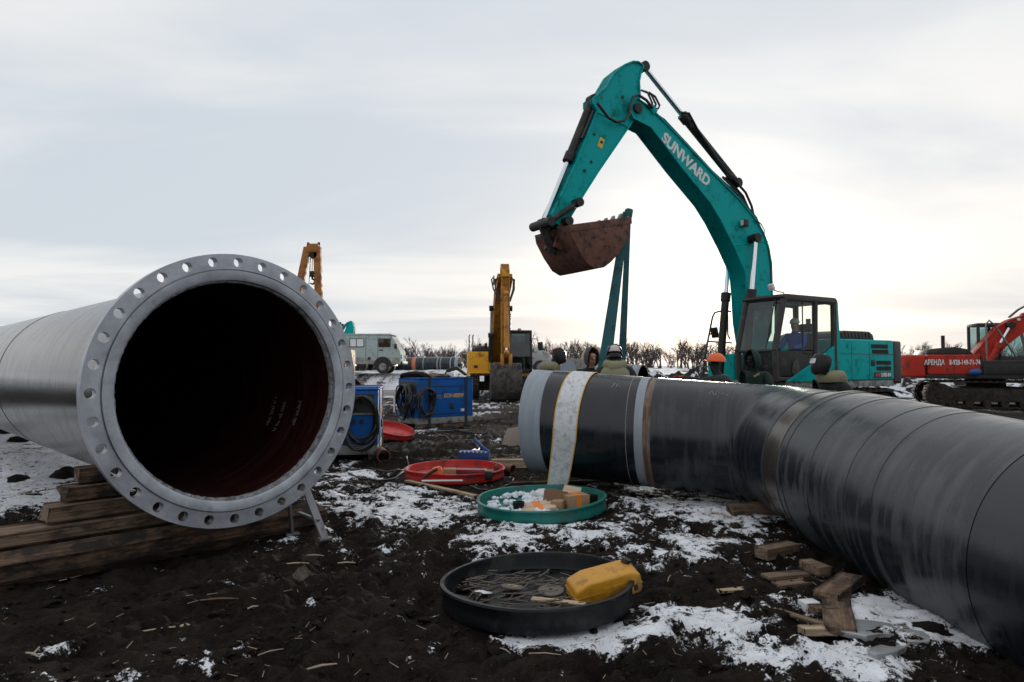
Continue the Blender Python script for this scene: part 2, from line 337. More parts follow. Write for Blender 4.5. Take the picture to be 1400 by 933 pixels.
# ------------------------------------------------------------------ mesh helpers
class B:
    def __init__(s): s.bm = bmesh.new(); s.uvl = None
    def _bev(s, verts, bev, seg=2):
        if bev > 0:
            es = list({e for v in verts for e in v.link_edges})
            bmesh.ops.bevel(s.bm, geom=es, offset=bev, segments=seg, affect='EDGES', profile=0.6, clamp_overlap=True)
    def box(s, c, d, rot=(0, 0, 0), bev=0.0, seg=2):
        Mx = Matrix.Translation(c) @ Euler(rot).to_matrix().to_4x4() @ Matrix.Diagonal((d[0], d[1], d[2], 1))
        g = bmesh.ops.create_cube(s.bm, size=1.0, matrix=Mx)
        s._bev(g['verts'], bev, seg); return s
    def bx(s, x0, x1, y0, y1, z0, z1, bev=0.0, seg=2):
        return s.box(((x0 + x1) / 2, (y0 + y1) / 2, (z0 + z1) / 2), (abs(x1 - x0), abs(y1 - y0), abs(z1 - z0)), bev=bev, seg=seg)
    def hexa(s, p8, bev=0.0):          # bottom 4 then top 4, same order
        v = [s.bm.verts.new(p) for p in p8]
        for f in ((0, 3, 2, 1), (4, 5, 6, 7), (0, 1, 5, 4), (1, 2, 6, 5), (2, 3, 7, 6), (3, 0, 4, 7)): s.bm.faces.new([v[i] for i in f])
        s._bev(v, bev); return s
    def prism(s, pts, a, b, bev=0.0, axis='v', seg=2):   # polygon in (u,w) extruded along v (or other axis)
        def P(p, t): return {'v': (p[0], t, p[1]), 'z': (p[0], p[1], t), 'u': (t, p[0], p[1])}[axis]
        A = [s.bm.verts.new(P(p, a)) for p in pts]; C = [s.bm.verts.new(P(p, b)) for p in pts]; n = len(pts)
        s.bm.faces.new(A); s.bm.faces.new(C[::-1])
        for i in range(n): s.bm.faces.new((A[i], C[i], C[(i + 1) % n], A[(i + 1) % n]))
        s._bev(A + C, bev, seg); return s
    def tube(s, pts, r, n=10, caps=True):
        pts = [Vector(p) for p in pts]; rs = r if isinstance(r, (list, tuple)) else [r] * len(pts)
        t0 = (pts[1] - pts[0]).normalized(); ref = Vector((0, 0, 1)) if abs(t0.z) < 0.9 else Vector((1, 0, 0))
        nrm = t0.cross(ref).normalized(); rings = []
        for i, p in enumerate(pts):
            t = (pts[min(i + 1, len(pts) - 1)] - pts[max(i - 1, 0)])
            t = t.normalized() if t.length > 1e-9 else t0
            nrm = nrm - t * nrm.dot(t); nrm.normalize(); bn = t.cross(nrm)
            rings.append([s.bm.verts.new(p + (nrm * math.cos(2 * PI * k / n) + bn * math.sin(2 * PI * k / n)) * rs[i]) for k in range(n)])
        for a, c in zip(rings, rings[1:]):
            for k in range(n): s.bm.faces.new((a[k], a[(k + 1) % n], c[(k + 1) % n], c[k]))
        if caps: s.bm.faces.new(rings[0][::-1]); s.bm.faces.new(rings[-1])
        return s
    def cyl(s, p0, p1, r0, r1=None, n=16): return s.tube([p0, p1], [r0, r0 if r1 is None else r1], n)
    def lathe(s, prof, n=24, mx=Matrix.Identity(4), a0=0.0, a1=2 * PI, close=False):   # prof [(r, z)] about local z
        full = abs(a1 - a0 - 2 * PI) < 1e-6; m_ = n if full else n + 1
        rings = [[s.bm.verts.new(mx @ Vector((r * math.cos(a0 + (a1 - a0) * k / n), r * math.sin(a0 + (a1 - a0) * k / n), z))) for k in range(m_)] for r, z in prof]
        pairs = list(zip(rings, rings[1:])) + ([(rings[-1], rings[0])] if close else [])
        for a, c in pairs:
            for k in range(n if not full else n):
                k2 = (k + 1) % m_ if full else k + 1
                s.bm.faces.new((a[k], a[k2], c[k2], c[k]))
        if not close and full:
            if prof[0][0] > 1e-6: s.bm.faces.new(rings[0][::-1])
            if prof[-1][0] > 1e-6: s.bm.faces.new(rings[-1])
        return s
    def ball(s, c, r, seg=14, rings=9, rot=(0, 0, 0)):
        r = r if isinstance(r, (tuple, list)) else (r, r, r)
        bmesh.ops.create_uvsphere(s.bm, u_segments=seg, v_segments=rings, radius=1.0, matrix=Matrix.Translation(c) @ Euler(rot).to_matrix().to_4x4() @ Matrix.Diagonal((*r, 1))); return s
    def lump(s, c, r, rough=0.25, sub=2, seed=0):
        g = bmesh.ops.create_icosphere(s.bm, subdivisions=sub, radius=1.0)
        rn = random.Random(seed); k = [Vector((rn.uniform(-1, 1), rn.uniform(-1, 1), rn.uniform(-1, 1))) * 2.6 for _ in range(4)]; ph = [rn.uniform(0, 6) for _ in range(4)]
        for v in g['verts']:
            d = 1 + rough * (sum(math.sin(v.co.dot(kk) + p) for kk, p in zip(k, ph)) * 0.4 + rn.uniform(-0.35, 0.35))
            v.co = Vector((v.co.x * r[0] * d, v.co.y * r[1] * d, v.co.z * r[2] * d)) + Vector(c)
        return s
    def build(s, name, material, parent=None, smooth=35, fix=True):
        if fix: bmesh.ops.recalc_face_normals(s.bm, faces=s.bm.faces)
        me = bpy.data.meshes.new(name); s.bm.to_mesh(me); s.bm.free()
        return link(name, me, material, parent, smooth)
def link(name, me, material, parent=None, smooth=35):
    o = bpy.data.objects.new(name, me); COL.objects.link(o)
    for mt in (material if isinstance(material, (list, tuple)) else [material]): me.materials.append(MATS[mt] if isinstance(mt, str) else mt)
    if smooth: 
        me.shade_smooth(); me.set_sharp_from_angle(angle=R(smooth))
    if parent: o.parent = parent
    return o
def tag(o, label=None, cat=None, group=None, kind=None):
    for k, v in (('label', label), ('category', cat), ('group', group), ('kind', kind)):
        if v: o[k] = v
    return o
def thing(name, label, cat, loc=(0, 0, 0), rz=0.0, group=None, rot=None):
    o = bpy.data.objects.new(name, None); o.empty_display_size = 0.2; COL.objects.link(o)
    o.location = loc; o.rotation_euler = rot if rot else (0, 0, rz)
    return tag(o, label, cat, group)
def text_mesh(txt, size, bold=0.0, shear=0.0, space=1.0):
    c = bpy.data.curves.new('lettering', 'FONT'); c.body = txt; c.size = size; c.offset = bold; c.shear = shear; c.align_x = 'CENTER'; c.align_y = 'CENTER'; c.extrude = 0.0025; c.space_character = space; c.resolution_u = 3
    o = bpy.data.objects.new('lettering', c); COL.objects.link(o)
    me = bpy.data.meshes.new_from_object(o.evaluated_get(bpy.context.evaluated_depsgraph_get()))
    bpy.data.objects.remove(o); bpy.data.curves.remove(c)
    return me
def put_text(txt, size, center, xdir, normal, material, parent, bold=0.0, shear=0.0, space=1.0, fit=None):
    me = text_mesh(txt, size, bold, shear, space)
    x = Vector(xdir).normalized(); z = Vector(normal).normalized(); y = z.cross(x)
    if fit:
        w = max(v.co.x for v in me.vertices) - min(v.co.x for v in me.vertices)
        for v in me.vertices: v.co.x *= fit / w
    Mx = Matrix(((x.x, y.x, z.x, center[0]), (x.y, y.y, z.y, center[1]), (x.z, y.z, z.z, center[2]), (0, 0, 0, 1)))
    me.transform(Mx)
    return link('lettering', me, material, parent, 0)
def uv_tube(name, rings, material, parent, s_of, smooth=40, closed=True, radius=0.6):
    # rings: list of lists of points; UV in metres (along, around)
    n = len(rings[0]); V = [p for r in rings for p in r]; F = []; UV = []
    for i in range(len(rings) - 1):
        for k in range(n if closed else n - 1):
            k2 = (k + 1) % n
            F.append((i * n + k, i * n + k2, (i + 1) * n + k2, (i + 1) * n + k))
            c = 2 * PI * radius / n
            UV += [(s_of[i], k * c), (s_of[i], (k + 1) * c), (s_of[i + 1], (k + 1) * c), (s_of[i + 1], k * c)]
    me = bpy.data.meshes.new(name); me.from_pydata([tuple(v) for v in V], [], F); me.update()
    ul = me.uv_layers.new(name='UVMap'); ul.data.foreach_set('uv', [c for uvp in UV for c in uvp])
    return link(name, me, material, parent, smooth)

# ------------------------------------------------------------------ noise for terrain
def vhash(ix, iy, seed):
    h = (ix.astype(np.int64) * 374761393 + iy.astype(np.int64) * 668265263 + seed * 982451653) & 0xffffffff
    h = ((h ^ (h >> 13)) * 1274126177) & 0xffffffff
    return ((h ^ (h >> 16)) & 0xffff) / 65535.0
def vnoise(x, y, seed=0):
    ix = np.floor(x); iy = np.floor(y); fx = x - ix; fy = y - iy
    fx = fx * fx * fx * (fx * (fx * 6 - 15) + 10); fy = fy * fy * fy * (fy * (fy * 6 - 15) + 10)
    a = vhash(ix, iy, seed); b_ = vhash(ix + 1, iy, seed); c = vhash(ix, iy + 1, seed); d = vhash(ix + 1, iy + 1, seed)
    return (a * (1 - fx) + b_ * fx) * (1 - fy) + (c * (1 - fx) + d * fx) * fy
def fbm(x, y, seed=0, o=4, g=0.5):
    s = 0; a = 1; t = 0
    for i in range(o):
        s = s + a * vnoise(x * 2 ** i + 17.3 * i, y * 2 ** i - 9.1 * i, seed + i); t += a; a *= g
    return s / t
def sstep(a, b, x):
    t = np.clip((x - a) / (b - a), 0, 1); return t * t * (3 - 2 * t)
def height(x, y):
    x = np.asarray(x, float); y = np.asarray(y, float)
    near = 1 - sstep(14, 45, np.hypot(x, y))
    h = (fbm(x * 1.1, y * 1.1, 1, 3) - 0.5) * 0.10 + (fbm(x * 5, y * 5, 5, 3) - 0.5) * 0.05 * near
    # bank up to the field the van stands on, left of the yellow digger's row
    edge = 33.0 + (fbm(x * 0.12, y * 0 + 3, 9, 2) - 0.5) * 4
    bank = sstep(0, 1, (y - edge) / 4.0) * (1 - sstep(7, 13, x - (y - 36) * 0.28)) * 1.02
    far = sstep(60, 140, y) * 1.0
    h = h + (fbm(x * 2.4 + 5, y * 2.4, 77, 3, 0.55) - 0.5) * 0.075 * near
    h = h + np.maximum(bank, far)
    h = h + sstep(28, 45, y) * (fbm(x * 0.35, y * 0.35, 14, 3) - 0.5) * 0.25
    # wheel ruts across the middle ground
    for off, am in ((9.9, 0.07), (11.6, 0.06), (13.6, 0.06), (17.5, 0.08), (20.5, 0.08)):
        d = y - (off + 0.12 * x + 0.25 * np.sin(x * 0.7 + off))
        h = h + am * (np.exp(-((d - 0.28) / 0.13) ** 2) * 0.8 - np.exp(-(d / 0.18) ** 2)) * sstep(0.25, 0.55, fbm(x * 0.4, y * 0.4, int(off * 3), 2))
    return h
def hz(x, y): return float(height(np.array([x]), np.array([y]))[0])

# ------------------------------------------------------------------ ground
def axis(lo, hi, step, gl, gh, endl, endh):
    a = list(np.arange(lo, hi, step)); s = step
    while a[-1] < endh: s *= gh; a.append(a[-1] + s)
    s = step; b_ = [a[0]]
    while b_[-1] > endl: s *= gl; b_.append(b_[-1] - s)
    return np.array(b_[:0:-1] + a)
gx = axis(-4.6, 4.6, 0.024, 1.06, 1.06, -900, 900)
gy = axis(1.9, 9.4, 0.024, 1.25, 1.035, -300, 1500)
X, Y = np.meshgrid(gx, gy)
Z = height(X, Y)
# where the snow lies: (pixel centre in the photo, half sizes in pixels, weight) turned into patches on the ground
SNOW = [(640, 765, 110, 38, .17), (480, 690, 70, 25, .18), (890, 760, 80, 32, .18), (1020, 850, 70, 32, .2), (560, 735, 90, 30, .15), (800, 735, 100, 24, .2), (45, 640, 140, 85, .75), (20, 600, 120, 45, .6), (40, 690, 110, 22, .35), (560, 675, 110, 40, .20), (630, 700, 80, 45, .20), (690, 735, 90, 35, .26), (960, 690, 110, 40, .26), (900, 670, 90, 25, .24),
        (1000, 740, 120, 45, .20), (820, 870, 110, 30, .42), (930, 850, 90, 32, .34), (940, 880, 60, 18, .12), (1150, 905, 150, 35, .42), (1260, 850, 130, 42, .42), (1090, 830, 100, 40, .16), (1330, 925, 90, 22, .22),
        (480, 640, 60, 18, .2), (240, 905, 70, 16, .20), (150, 925, 60, 12, .18), (330, 885, 40, 10, .14), (120, 795, 170, 14, .10), (430, 740, 60, 25, .16), (560, 590, 60, 10, .2), (660, 655, 140, 20, .12), (520, 700, 60, 16, .12), (760, 715, 120, 20, .20), (600, 810, 60, 40, .10), (1020, 800, 90, 25, .12)]
bias = np.zeros_like(X)
for px, py, rx, ry, wgt in SNOW:
    c = gp(px, py); far_ = gp(px, py - ry * 0.8); nr = gp(px, py + ry)
    sx = rx * c.y / FPX; sy = max(0.1, (far_.y - nr.y) / 2)
    d2 = ((X - c.x) / sx) ** 2 + ((Y - c.y) / sy) ** 2
    bias = np.maximum(bias, wgt * np.exp(-d2 * 0.9))
n_big = fbm(X * 0.9, Y * 0.9, 31, 4, 0.55); n_mid = fbm(X * 4.2, Y * 5.0, 41, 4, 0.6); n_fin = fbm(X * 19, Y * 19, 51, 3, 0.6)
farsnow = sstep(14, 26, Y) * 0.16 + sstep(28, 36, Y) * 0.12
S = n_big * 0.35 + n_mid * 0.42 + n_fin * 0.23 + bias + farsnow
S2 = sstep(0.63, 0.71, S); S = sstep(0.54, 0.80, S)
near = 1 - sstep(10, 30, Y)
bil = lambda f, sd: np.abs(2 * vnoise(X * f, Y * f, sd) - 1)
clod = 0.5 * bil(6.5, 60) + 0.5 * bil(12.0, 61); clod2 = bil(24.0, 71) * 0.6 + bil(33.0, 72) * 0.4
Z = Z + near * ((1 - 0.75 * S) * ((clod - 0.45) * 0.075 * fbm(X * 0.8, Y * 0.8, 91, 2) * 2 + (clod2 - 0.45) * 0.034) + S2 * 0.022)
rn = random.Random(21)       # boot prints trodden into the mud
for i in range(90):
    c_ = gp(rn.uniform(60, 1150), 690 + 240 * rn.random()); a_ = rn.uniform(0, 6.28); ca, sa = math.cos(a_), math.sin(a_)
    ix0, ix1 = np.searchsorted(gx, (c_.x - .3, c_.x + .3)); iy0, iy1 = np.searchsorted(gy, (c_.y - .3, c_.y + .3))
    dx = X[iy0:iy1, ix0:ix1] - c_.x; dy = Y[iy0:iy1, ix0:ix1] - c_.y
    l_ = dx * ca + dy * sa; w_ = -dx * sa + dy * ca
    q2 = (l_ / .15) ** 2 + (w_ / (.05 - .012 * np.tanh(l_ * 10))) ** 2
    Z[iy0:iy1, ix0:ix1] += -.028 * np.exp(-q2 ** 2) * (1 + .35 * np.sign(np.sin(l_ * 150))) + .014 * np.exp(-((np.sqrt(q2) - 1.25) / .22) ** 2)
for c0, c1, wd in ((gp(330, 930), gp(560, 600), .2), (gp(560, 930), gp(660, 610), .2), (gp(60, 860), gp(900, 730), .16)):   # wheel tracks with lugs
    d_ = (c1 - c0); ln = d_.length; d_ /= ln; l_ = (X - c0.x) * d_.x + (Y - c0.y) * d_.y; w_ = -(X - c0.x) * d_.y + (Y - c0.y) * d_.x + .12 * np.sin(l_ * 1.1)
    on = sstep(.38, .62, fbm(X * .7, Y * .7, 131, 2)) * sstep(0, .5, l_) * (1 - sstep(ln - .5, ln, l_))
    Z += on * (-.032 * np.exp(-(w_ / wd) ** 6) + .030 * np.exp(-((np.abs(w_) - wd * 1.3) / .07) ** 2) + .016 * np.exp(-(w_ / wd) ** 6) * np.tanh(3 * np.sin(l_ * 45 + np.abs(w_) * 22)))
FLAT = [(gp(735, 822), .62), (gp(740.5, 697), .66), (gp(622, 652), .67)]
for c_, r_ in FLAT:      # the lids have pressed the ground flat
    k_ = 1 - sstep(r_ - .03, r_ + .12, np.hypot(X - c_.x, Y - c_.y)); Z = Z * (1 - k_) - 0.004 * k_
nx, ny = len(gx), len(gy)
me = bpy.data.meshes.new('ground')
me.vertices.add(nx * ny)
me.vertices.foreach_set('co', np.stack([X, Y, Z], -1).astype(np.float32).ravel())
ii = np.arange(nx * ny).reshape(ny, nx)
q = np.stack([ii[:-1, :-1], ii[:-1, 1:], ii[1:, 1:], ii[1:, :-1]], -1).reshape(-1, 4)
me.loops.add(q.size); me.polygons.add(len(q))
me.loops.foreach_set('vertex_index', q.ravel().astype(np.int32))
me.polygons.foreach_set('loop_start', np.arange(0, q.size, 4, dtype=np.int32))
me.polygons.foreach_set('use_smooth', np.ones(len(q), bool))
me.update()
att = me.attributes.new('snow', 'FLOAT', 'POINT'); att.data.foreach_set('value', S.astype(np.float32).ravel())
m = bpy.data.materials.new('mud_and_snow'); m.use_nodes = True
t = m.node_tree; N = t.nodes; K = t.links.new; b = N['Principled BSDF']
co = N.new('ShaderNodeTexCoord')
def gn(scale, det=6, ro=0.6):
    n = N.new('ShaderNodeTexNoise'); n.inputs['Scale'].default_value = scale; n.inputs['Detail'].default_value = det; n.inputs['Roughness'].default_value = ro
    K(co.outputs['Object'], n.inputs['Vector']); return n.outputs['Fac']
def gm_(op, a, bb, cl=False):
    n = N.new('ShaderNodeMath'); n.operation = op; n.use_clamp = cl
    for i, v in enumerate((a, bb)):
        if isinstance(v, (int, float)): n.inputs[i].default_value = v
        else: K(v, n.inputs[i])
    return n.outputs[0]
r1 = N.new('ShaderNodeValToRGB'); r1.color_ramp.elements[0].position = 0.4; r1.color_ramp.elements[1].position = 0.64
r1.color_ramp.elements[0].color = (0.009, 0.0065, 0.005, 1); r1.color_ramp.elements[1].color = (0.040, 0.029, 0.022, 1)
K(gm_('ADD', gm_('MULTIPLY', gn(2.3, 8, 0.65), 0.55), gm_('MULTIPLY', gn(24, 8, 0.75), 0.45)), r1.inputs[0])
r1b = N.new('ShaderNodeValToRGB'); r1b.color_ramp.elements[0].position = 0.63; r1b.color_ramp.elements[1].position = 0.80
K(gn(70, 3, 0.6), r1b.inputs[0])
mg = N.new('ShaderNodeMixRGB'); K(gm_('MULTIPLY', r1b.outputs[0], 0.5), mg.inputs[0]); K(r1.outputs[0], mg.inputs[1]); mg.inputs[2].default_value = (0.06, 0.048, 0.038, 1)
an = N.new('ShaderNodeAttribute'); an.attribute_name = 'snow'
f1 = gm_('ADD', an.outputs['Fac'], gm_('ADD', gm_('MULTIPLY', gm_('SUBTRACT', gn(13, 10, 0.8), 0.53), 3.4), gm_('MULTIPLY', gm_('SUBTRACT', gn(75, 4, 0.7), 0.54), 1.5)))
r2 = N.new('ShaderNodeValToRGB'); r2.color_ramp.elements[0].position = 0.48; r2.color_ramp.elements[1].position = 0.66; K(f1, r2.inputs[0])
r3 = N.new('ShaderNodeValToRGB'); r3.color_ramp.elements[0].position = 0.25; r3.color_ramp.elements[1].position = 0.7
r3.color_ramp.elements[0].color = (0.50, 0.51, 0.53, 1); r3.color_ramp.elements[1].color = (0.84, 0.87, 0.93, 1); K(gn(6.0, 8, 0.7), r3.inputs[0])
sp1 = N.new('ShaderNodeValToRGB'); sp1.color_ramp.elements[0].position = 0.70; sp1.color_ramp.elements[1].position = 0.76; K(gn(58, 3, 0.75), sp1.inputs[0])
fs = gm_('MAXIMUM', r2.outputs[0], gm_('MULTIPLY', sp1.outputs[0], 0.55))
ms = N.new('ShaderNodeMixRGB'); K(fs, ms.inputs[0]); K(mg.outputs[0], ms.inputs[1]); K(r3.outputs[0], ms.inputs[2]); K(ms.outputs[0], b.inputs['Base Color'])
rr = N.new('ShaderNodeMapRange'); rr.inputs['From Min'].default_value = 0.35; rr.inputs['From Max'].default_value = 0.65; rr.inputs['To Min'].default_value = 0.62; rr.inputs['To Max'].default_value = 0.95; K(gn(1.7, 5), rr.inputs[0]); K(rr.outputs[0], b.inputs['Roughness'])
b.inputs['Specular IOR Level'].default_value = 0.12
bp = N.new('ShaderNodeBump'); bp.inputs['Strength'].default_value = 1.0; bp.inputs['Distance'].default_value = 0.05
K(gm_('ADD', gn(38, 6, 0.7), gm_('MULTIPLY', gn(120, 3), 0.4)), bp.inputs['Height']); K(gm_('SUBTRACT', 1.0, gm_('MULTIPLY', r2.outputs[0], 0.8)), bp.inputs['Strength']); K(bp.outputs[0], b.inputs['Normal'])
MATS['mud_and_snow'] = m
tag(link('ground', me, 'mud_and_snow', None, 0), kind='structure')
SNOWGRID = (gx, gy, S)

# ------------------------------------------------------------------ dug earth heap with snow behind the workers, far left too
m = bpy.data.materials.new('dug_earth'); m.use_nodes = True
t = m.node_tree; N = t.nodes; K = t.links.new; b = N['Principled BSDF']; b.inputs['Roughness'].default_value = 0.9; b.inputs['Specular IOR Level'].default_value = 0.2
co = N.new('ShaderNodeTexCoord')
nz = N.new('ShaderNodeTexNoise'); nz.inputs['Scale'].default_value = 1.5; nz.inputs['Detail'].default_value = 7; nz.inputs['Roughness'].default_value = 0.65; K(co.outputs['Object'], nz.inputs['Vector'])
ge = N.new('ShaderNodeNewGeometry'); sx_ = N.new('ShaderNodeSeparateXYZ'); K(ge.outputs['Normal'], sx_.inputs[0])
ad = N.new('ShaderNodeMath'); ad.operation = 'MULTIPLY_ADD'; K(sx_.outputs['Z'], ad.inputs[0]); ad.inputs[1].default_value = 0.25; K(nz.outputs['Fac'], ad.inputs[2])
rp = N.new('ShaderNodeValToRGB'); rp.color_ramp.elements[0].position = 0.70; rp.color_ramp.elements[1].position = 0.75; K(ad.outputs[0], rp.inputs[0])
rp.color_ramp.elements[0].color = (0.022, 0.017, 0.015, 1); rp.color_ramp.elements[1].color = (0.62, 0.66, 0.72, 1); K(rp.outputs[0], b.inputs['Base Color'])
MATS['dug_earth'] = m
def heap(label, p0, p1, hgt, wid, seed, name='earth_heap'):
    n = 120; k = 26; p0 = Vector(p0); p1 = Vector(p1); d = (p1 - p0); per = Vector((-d.y, d.x, 0)).normalized()
    a = np.linspace(0, 1, n)[None, :].repeat(k, 0); c = np.linspace(-1, 1, k)[:, None].repeat(n, 1)
    x = p0.x + d.x * a + per.x * c * wid; y = p0.y + d.y * a + per.y * c * wid
    prof = np.clip(1 - np.abs(c) ** 1.6, 0, 1) * sstep(0, 0.08, a) * sstep(0, 0.08, 1 - a)
    z = prof * hgt * (0.55 + 0.75 * fbm(a * 22, c * 2, seed, 3)) + prof * (fbm(x * 1.7, y * 1.7, seed + 4, 3) - 0.5) * 0.9 + prof * (fbm(x * 5, y * 5, seed + 8, 2) - 0.5) * 0.35
    z = z + height(x, y) - 0.12
    me = bpy.data.meshes.new(name); V = np.stack([x, y, z], -1).reshape(-1, 3); i2 = np.arange(n * k).reshape(k, n)
    F = np.stack([i2[:-1, :-1], i2[:-1, 1:], i2[1:, 1:], i2[1:, :-1]], -1).reshape(-1, 4)
    me.from_pydata(V.tolist(), [], F.tolist()); me.update()
    return tag(link(name, me, 'dug_earth', None, 60), label, 'earth heap')
heap('long heap of black dug earth crusted with snow behind the workers', (1.6, 31, 0), (14, 33, 0), 1.35, 2.4, 3)
heap('low black earth heap with snow behind the flanged pipe', (-16, 19.5, 0), (-9.0, 17.0, 0), 0.55, 1.6, 23)
heap('snowy earth ridge beyond the red excavator', (14, 34, 0), (34, 36, 0), 1.0, 2.4, 43)

# ------------------------------------------------------------------ bare trees on the horizon
def bare_tree(seed, h):
    rn = random.Random(seed); V = []; F = []
    def seg(p, q, r0, r1):
        d = (q - p).normalized(); ref = Vector((0, 0, 1)) if abs(d.z) < 0.9 else Vector((1, 0, 0)); a = d.cross(ref).normalized(); bb = d.cross(a); i = len(V)
        for c, r in ((p, r0), (q, r1)):
            for k in range(3): V.append(c + (a * math.cos(k * 2.094) + bb * math.sin(k * 2.094)) * r)
        for k in range(3): F.append((i + k, i + (k + 1) % 3, i + 3 + (k + 1) % 3, i + 3 + k))
    def grow(p, d, ln, r, lev):
        q = p + d * ln; seg(p, q, r, r * 0.62)
        if lev == 0: return
        for _ in range(rn.choice((2, 3, 3)) if lev > 1 else rn.choice((3, 4))):
            nd = (d + Vector((rn.gauss(0, .42), rn.gauss(0, .42), rn.uniform(-.05, .45)))).normalized()
            grow(p + d * ln * rn.uniform(0.55, 1.0), nd, ln * rn.uniform(0.55, 0.82), r * 0.58, lev - 1)
    for _ in range(rn.choice((1, 2, 2, 3))):
        d = Vector((rn.gauss(0, .16), rn.gauss(0, .16), 1)).normalized()
        grow(Vector((rn.uniform(-.25, .25), rn.uniform(-.25, .25), -0.2)), d, h * 0.34, h * 0.024, 4)
    return np.array([tuple(v) for v in V]), np.array(F)
VAR = [bare_tree(100 + i, 4.2) for i in range(7)]
def wood_mass(name, label, spots):
    Vs = []; Fs = []; o = 0
    for x, y, s, a, k in spots:
        v, f = VAR[k]; c, sn = math.cos(a), math.sin(a); z = hz(x, y)
        w = np.stack([x + s * (v[:, 0] * c - v[:, 1] * sn), y + s * (v[:, 0] * sn + v[:, 1] * c), z + s * v[:, 2]], -1)
        Vs.append(w); Fs.append(f + o); o += len(v)
    me = bpy.data.meshes.new(name); me.from_pydata(np.concatenate(Vs).tolist(), [], np.concatenate(Fs).tolist()); me.update()
    return tag(link(name, me, 'twig', None, 0), label, 'woodland', kind='stuff')
rn = random.Random(5)
spots = []
for i in range(620):
    px = rn.uniform(-60, 1460); Yd = rn.uniform(96, 150)
    spots.append(((px - 700) / FPX * Yd, Yd, rn.choice((0.55, 0.75, 0.9, 1.0, 1.25, 1.5)) * rn.uniform(0.85, 1.15), rn.uniform(0, 6.28), rn.randrange(7)))
wood_mass('bare_woodland', 'far strip of leafless brown scrub along the horizon', spots)
TREES = [(1285, 6), (885, 1.05), (905, 1.0), (932, 1.12), (958, 0.95), (985, 0.9), (560, 0.95), (582, 1.05), (598, 0.85), (622, 0.9), (762, 0.8), (800, 0.85)]
names = ['first leafless tree right of the lifting sling', 'second leafless tree right of the lifting sling', 'third leafless tree right of the lifting sling', 'fourth leafless tree right of the lifting sling', 'leafless tree just left of the excavator mirror frame', 'leafless tree seen through the excavator mirror frame',
         'leafless tree just right of the grey van nose', 'taller leafless tree above the orange banded pipe', 'leafless tree above the middle of the far pipe', 'leafless tree left of the yellow excavator handrail', 'leafless tree behind the leftmost welder', 'leafless tree behind the hooded worker']
for i, ((px, s), lb) in enumerate(zip(TREES, names)):
    if i == 0: px, s = 868, 1.0
    Yd = 100 + 6 * (i % 4); x = (px - 700) / FPX * Yd
    v, f = bare_tree(900 + i, 4.6 * s)
    root = thing('bare_tree', lb, 'tree', (x, Yd, hz(x, Yd)), group='bare trees on the horizon')
    nt3 = 2  # trunk segment first, crown the rest
    fl = f.tolist(); vl = v.tolist()
    me = bpy.data.meshes.new('trunk'); me.from_pydata(vl[:6], [], fl[:3]); me.update(); link('trunk', me, 'bark', root, 0)
    me = bpy.data.meshes.new('crown'); me.from_pydata(vl, [], fl[3:]); me.update(); link('crown', me, 'twig', root, 0)

# ------------------------------------------------------------------ the big flanged pipe on the left
A_L = R(44.6)
DL = Vector((-math.sin(A_L), math.cos(A_L), 0)); PLX = Vector((math.cos(A_L), math.sin(A_L), 0))
CL = Vector((-2.13, 5.29, 1.263))
# local: x across, y along the axis away from the camera, z up
fp = thing('flanged_pipe', 'huge dark pipe with bolted steel flange, open end facing camera', 'pipe', CL, A_L)
NB, RO, RB, RR, RI, HB = 32, 1.05, 0.989, 0.932, 0.848, 0.037
TH = 0.085
bld = B(); bm = bld.bm
def cpt(r, a, y): return (r * math.sin(a), y, r * math.cos(a))
KS = 6
def sector(k, y):
    a0 = 2 * PI * (k - 0.5) / NB; a1 = 2 * PI * (k + 0.5) / NB; am = (a0 + a1) / 2
    bd = [(RO, a0 + (a1 - a0) * i / KS) for i in range(KS)] + [(RO + (RR - RO) * i / 4, a1) for i in range(4)] + [(RR, a1 + (a0 - a1) * i / KS) for i in range(KS)] + [(RR + (RO - RR) * i / 4, a0) for i in range(4)]
    pts = [Vector(cpt(r, a, y)) for r, a in bd]
    hc = Vector(cpt(RB, am, y)); ex = Vector((math.cos(am), 0, -math.sin(am))); er = Vector((math.sin(am), 0, math.cos(am)))
    hole = []
    for p in pts:
        d = p - hc; an = math.atan2(d.dot(er) / 0.058, d.dot(ex) / 0.1)
        hole.append(hc + ex * math.cos(an) * HB + er * math.sin(an) * HB)
    return pts, hole
for k in range(NB):
    fr, fh = sector(k, 0.0); bk, bh = sector(k, TH); n = len(fr)
    v1 = [bm.verts.new(p) for p in fr]; v2 = [bm.verts.new(p) for p in fh]; v3 = [bm.verts.new(p) for p in bk]; v4 = [bm.verts.new(p) for p in bh]
    for i in range(n):
        j = (i + 1) % n
        bm.faces.new((v1[i], v1[j], v2[j], v2[i])); bm.faces.new((v2[i], v2[j], v4[j], v4[i])); bm.faces.new((v4[i], v4[j], v3[j], v3[i]))
        if i < KS: bm.faces.new((v1[j], v1[i], v3[i], v3[j]))
bmesh.ops.remove_doubles(bm, verts=bm.verts, dist=0.0004)
MY = Matrix(((1, 0, 0, 0), (0, 0, 1, 0), (0, 1, 0, 0), (0, 0, 0, 1)))        # lathe z -> local y
bld.build('flange', 'flange_steel', fp, 30)
B().lathe([(RR + 0.0005, 0.002), (RR - 0.001, 0.016), (RR - 0.009, 0.016), (RR - 0.011, -0.012), (RI + 0.016, -0.011), (RI, -0.004), (RI, 0.19), (0.90, 0.33), (0.925, TH + 0.02), (RR + 0.0005, TH)], 128, MY, close=True).build('raised_face', 'flange_steel', fp, 25)
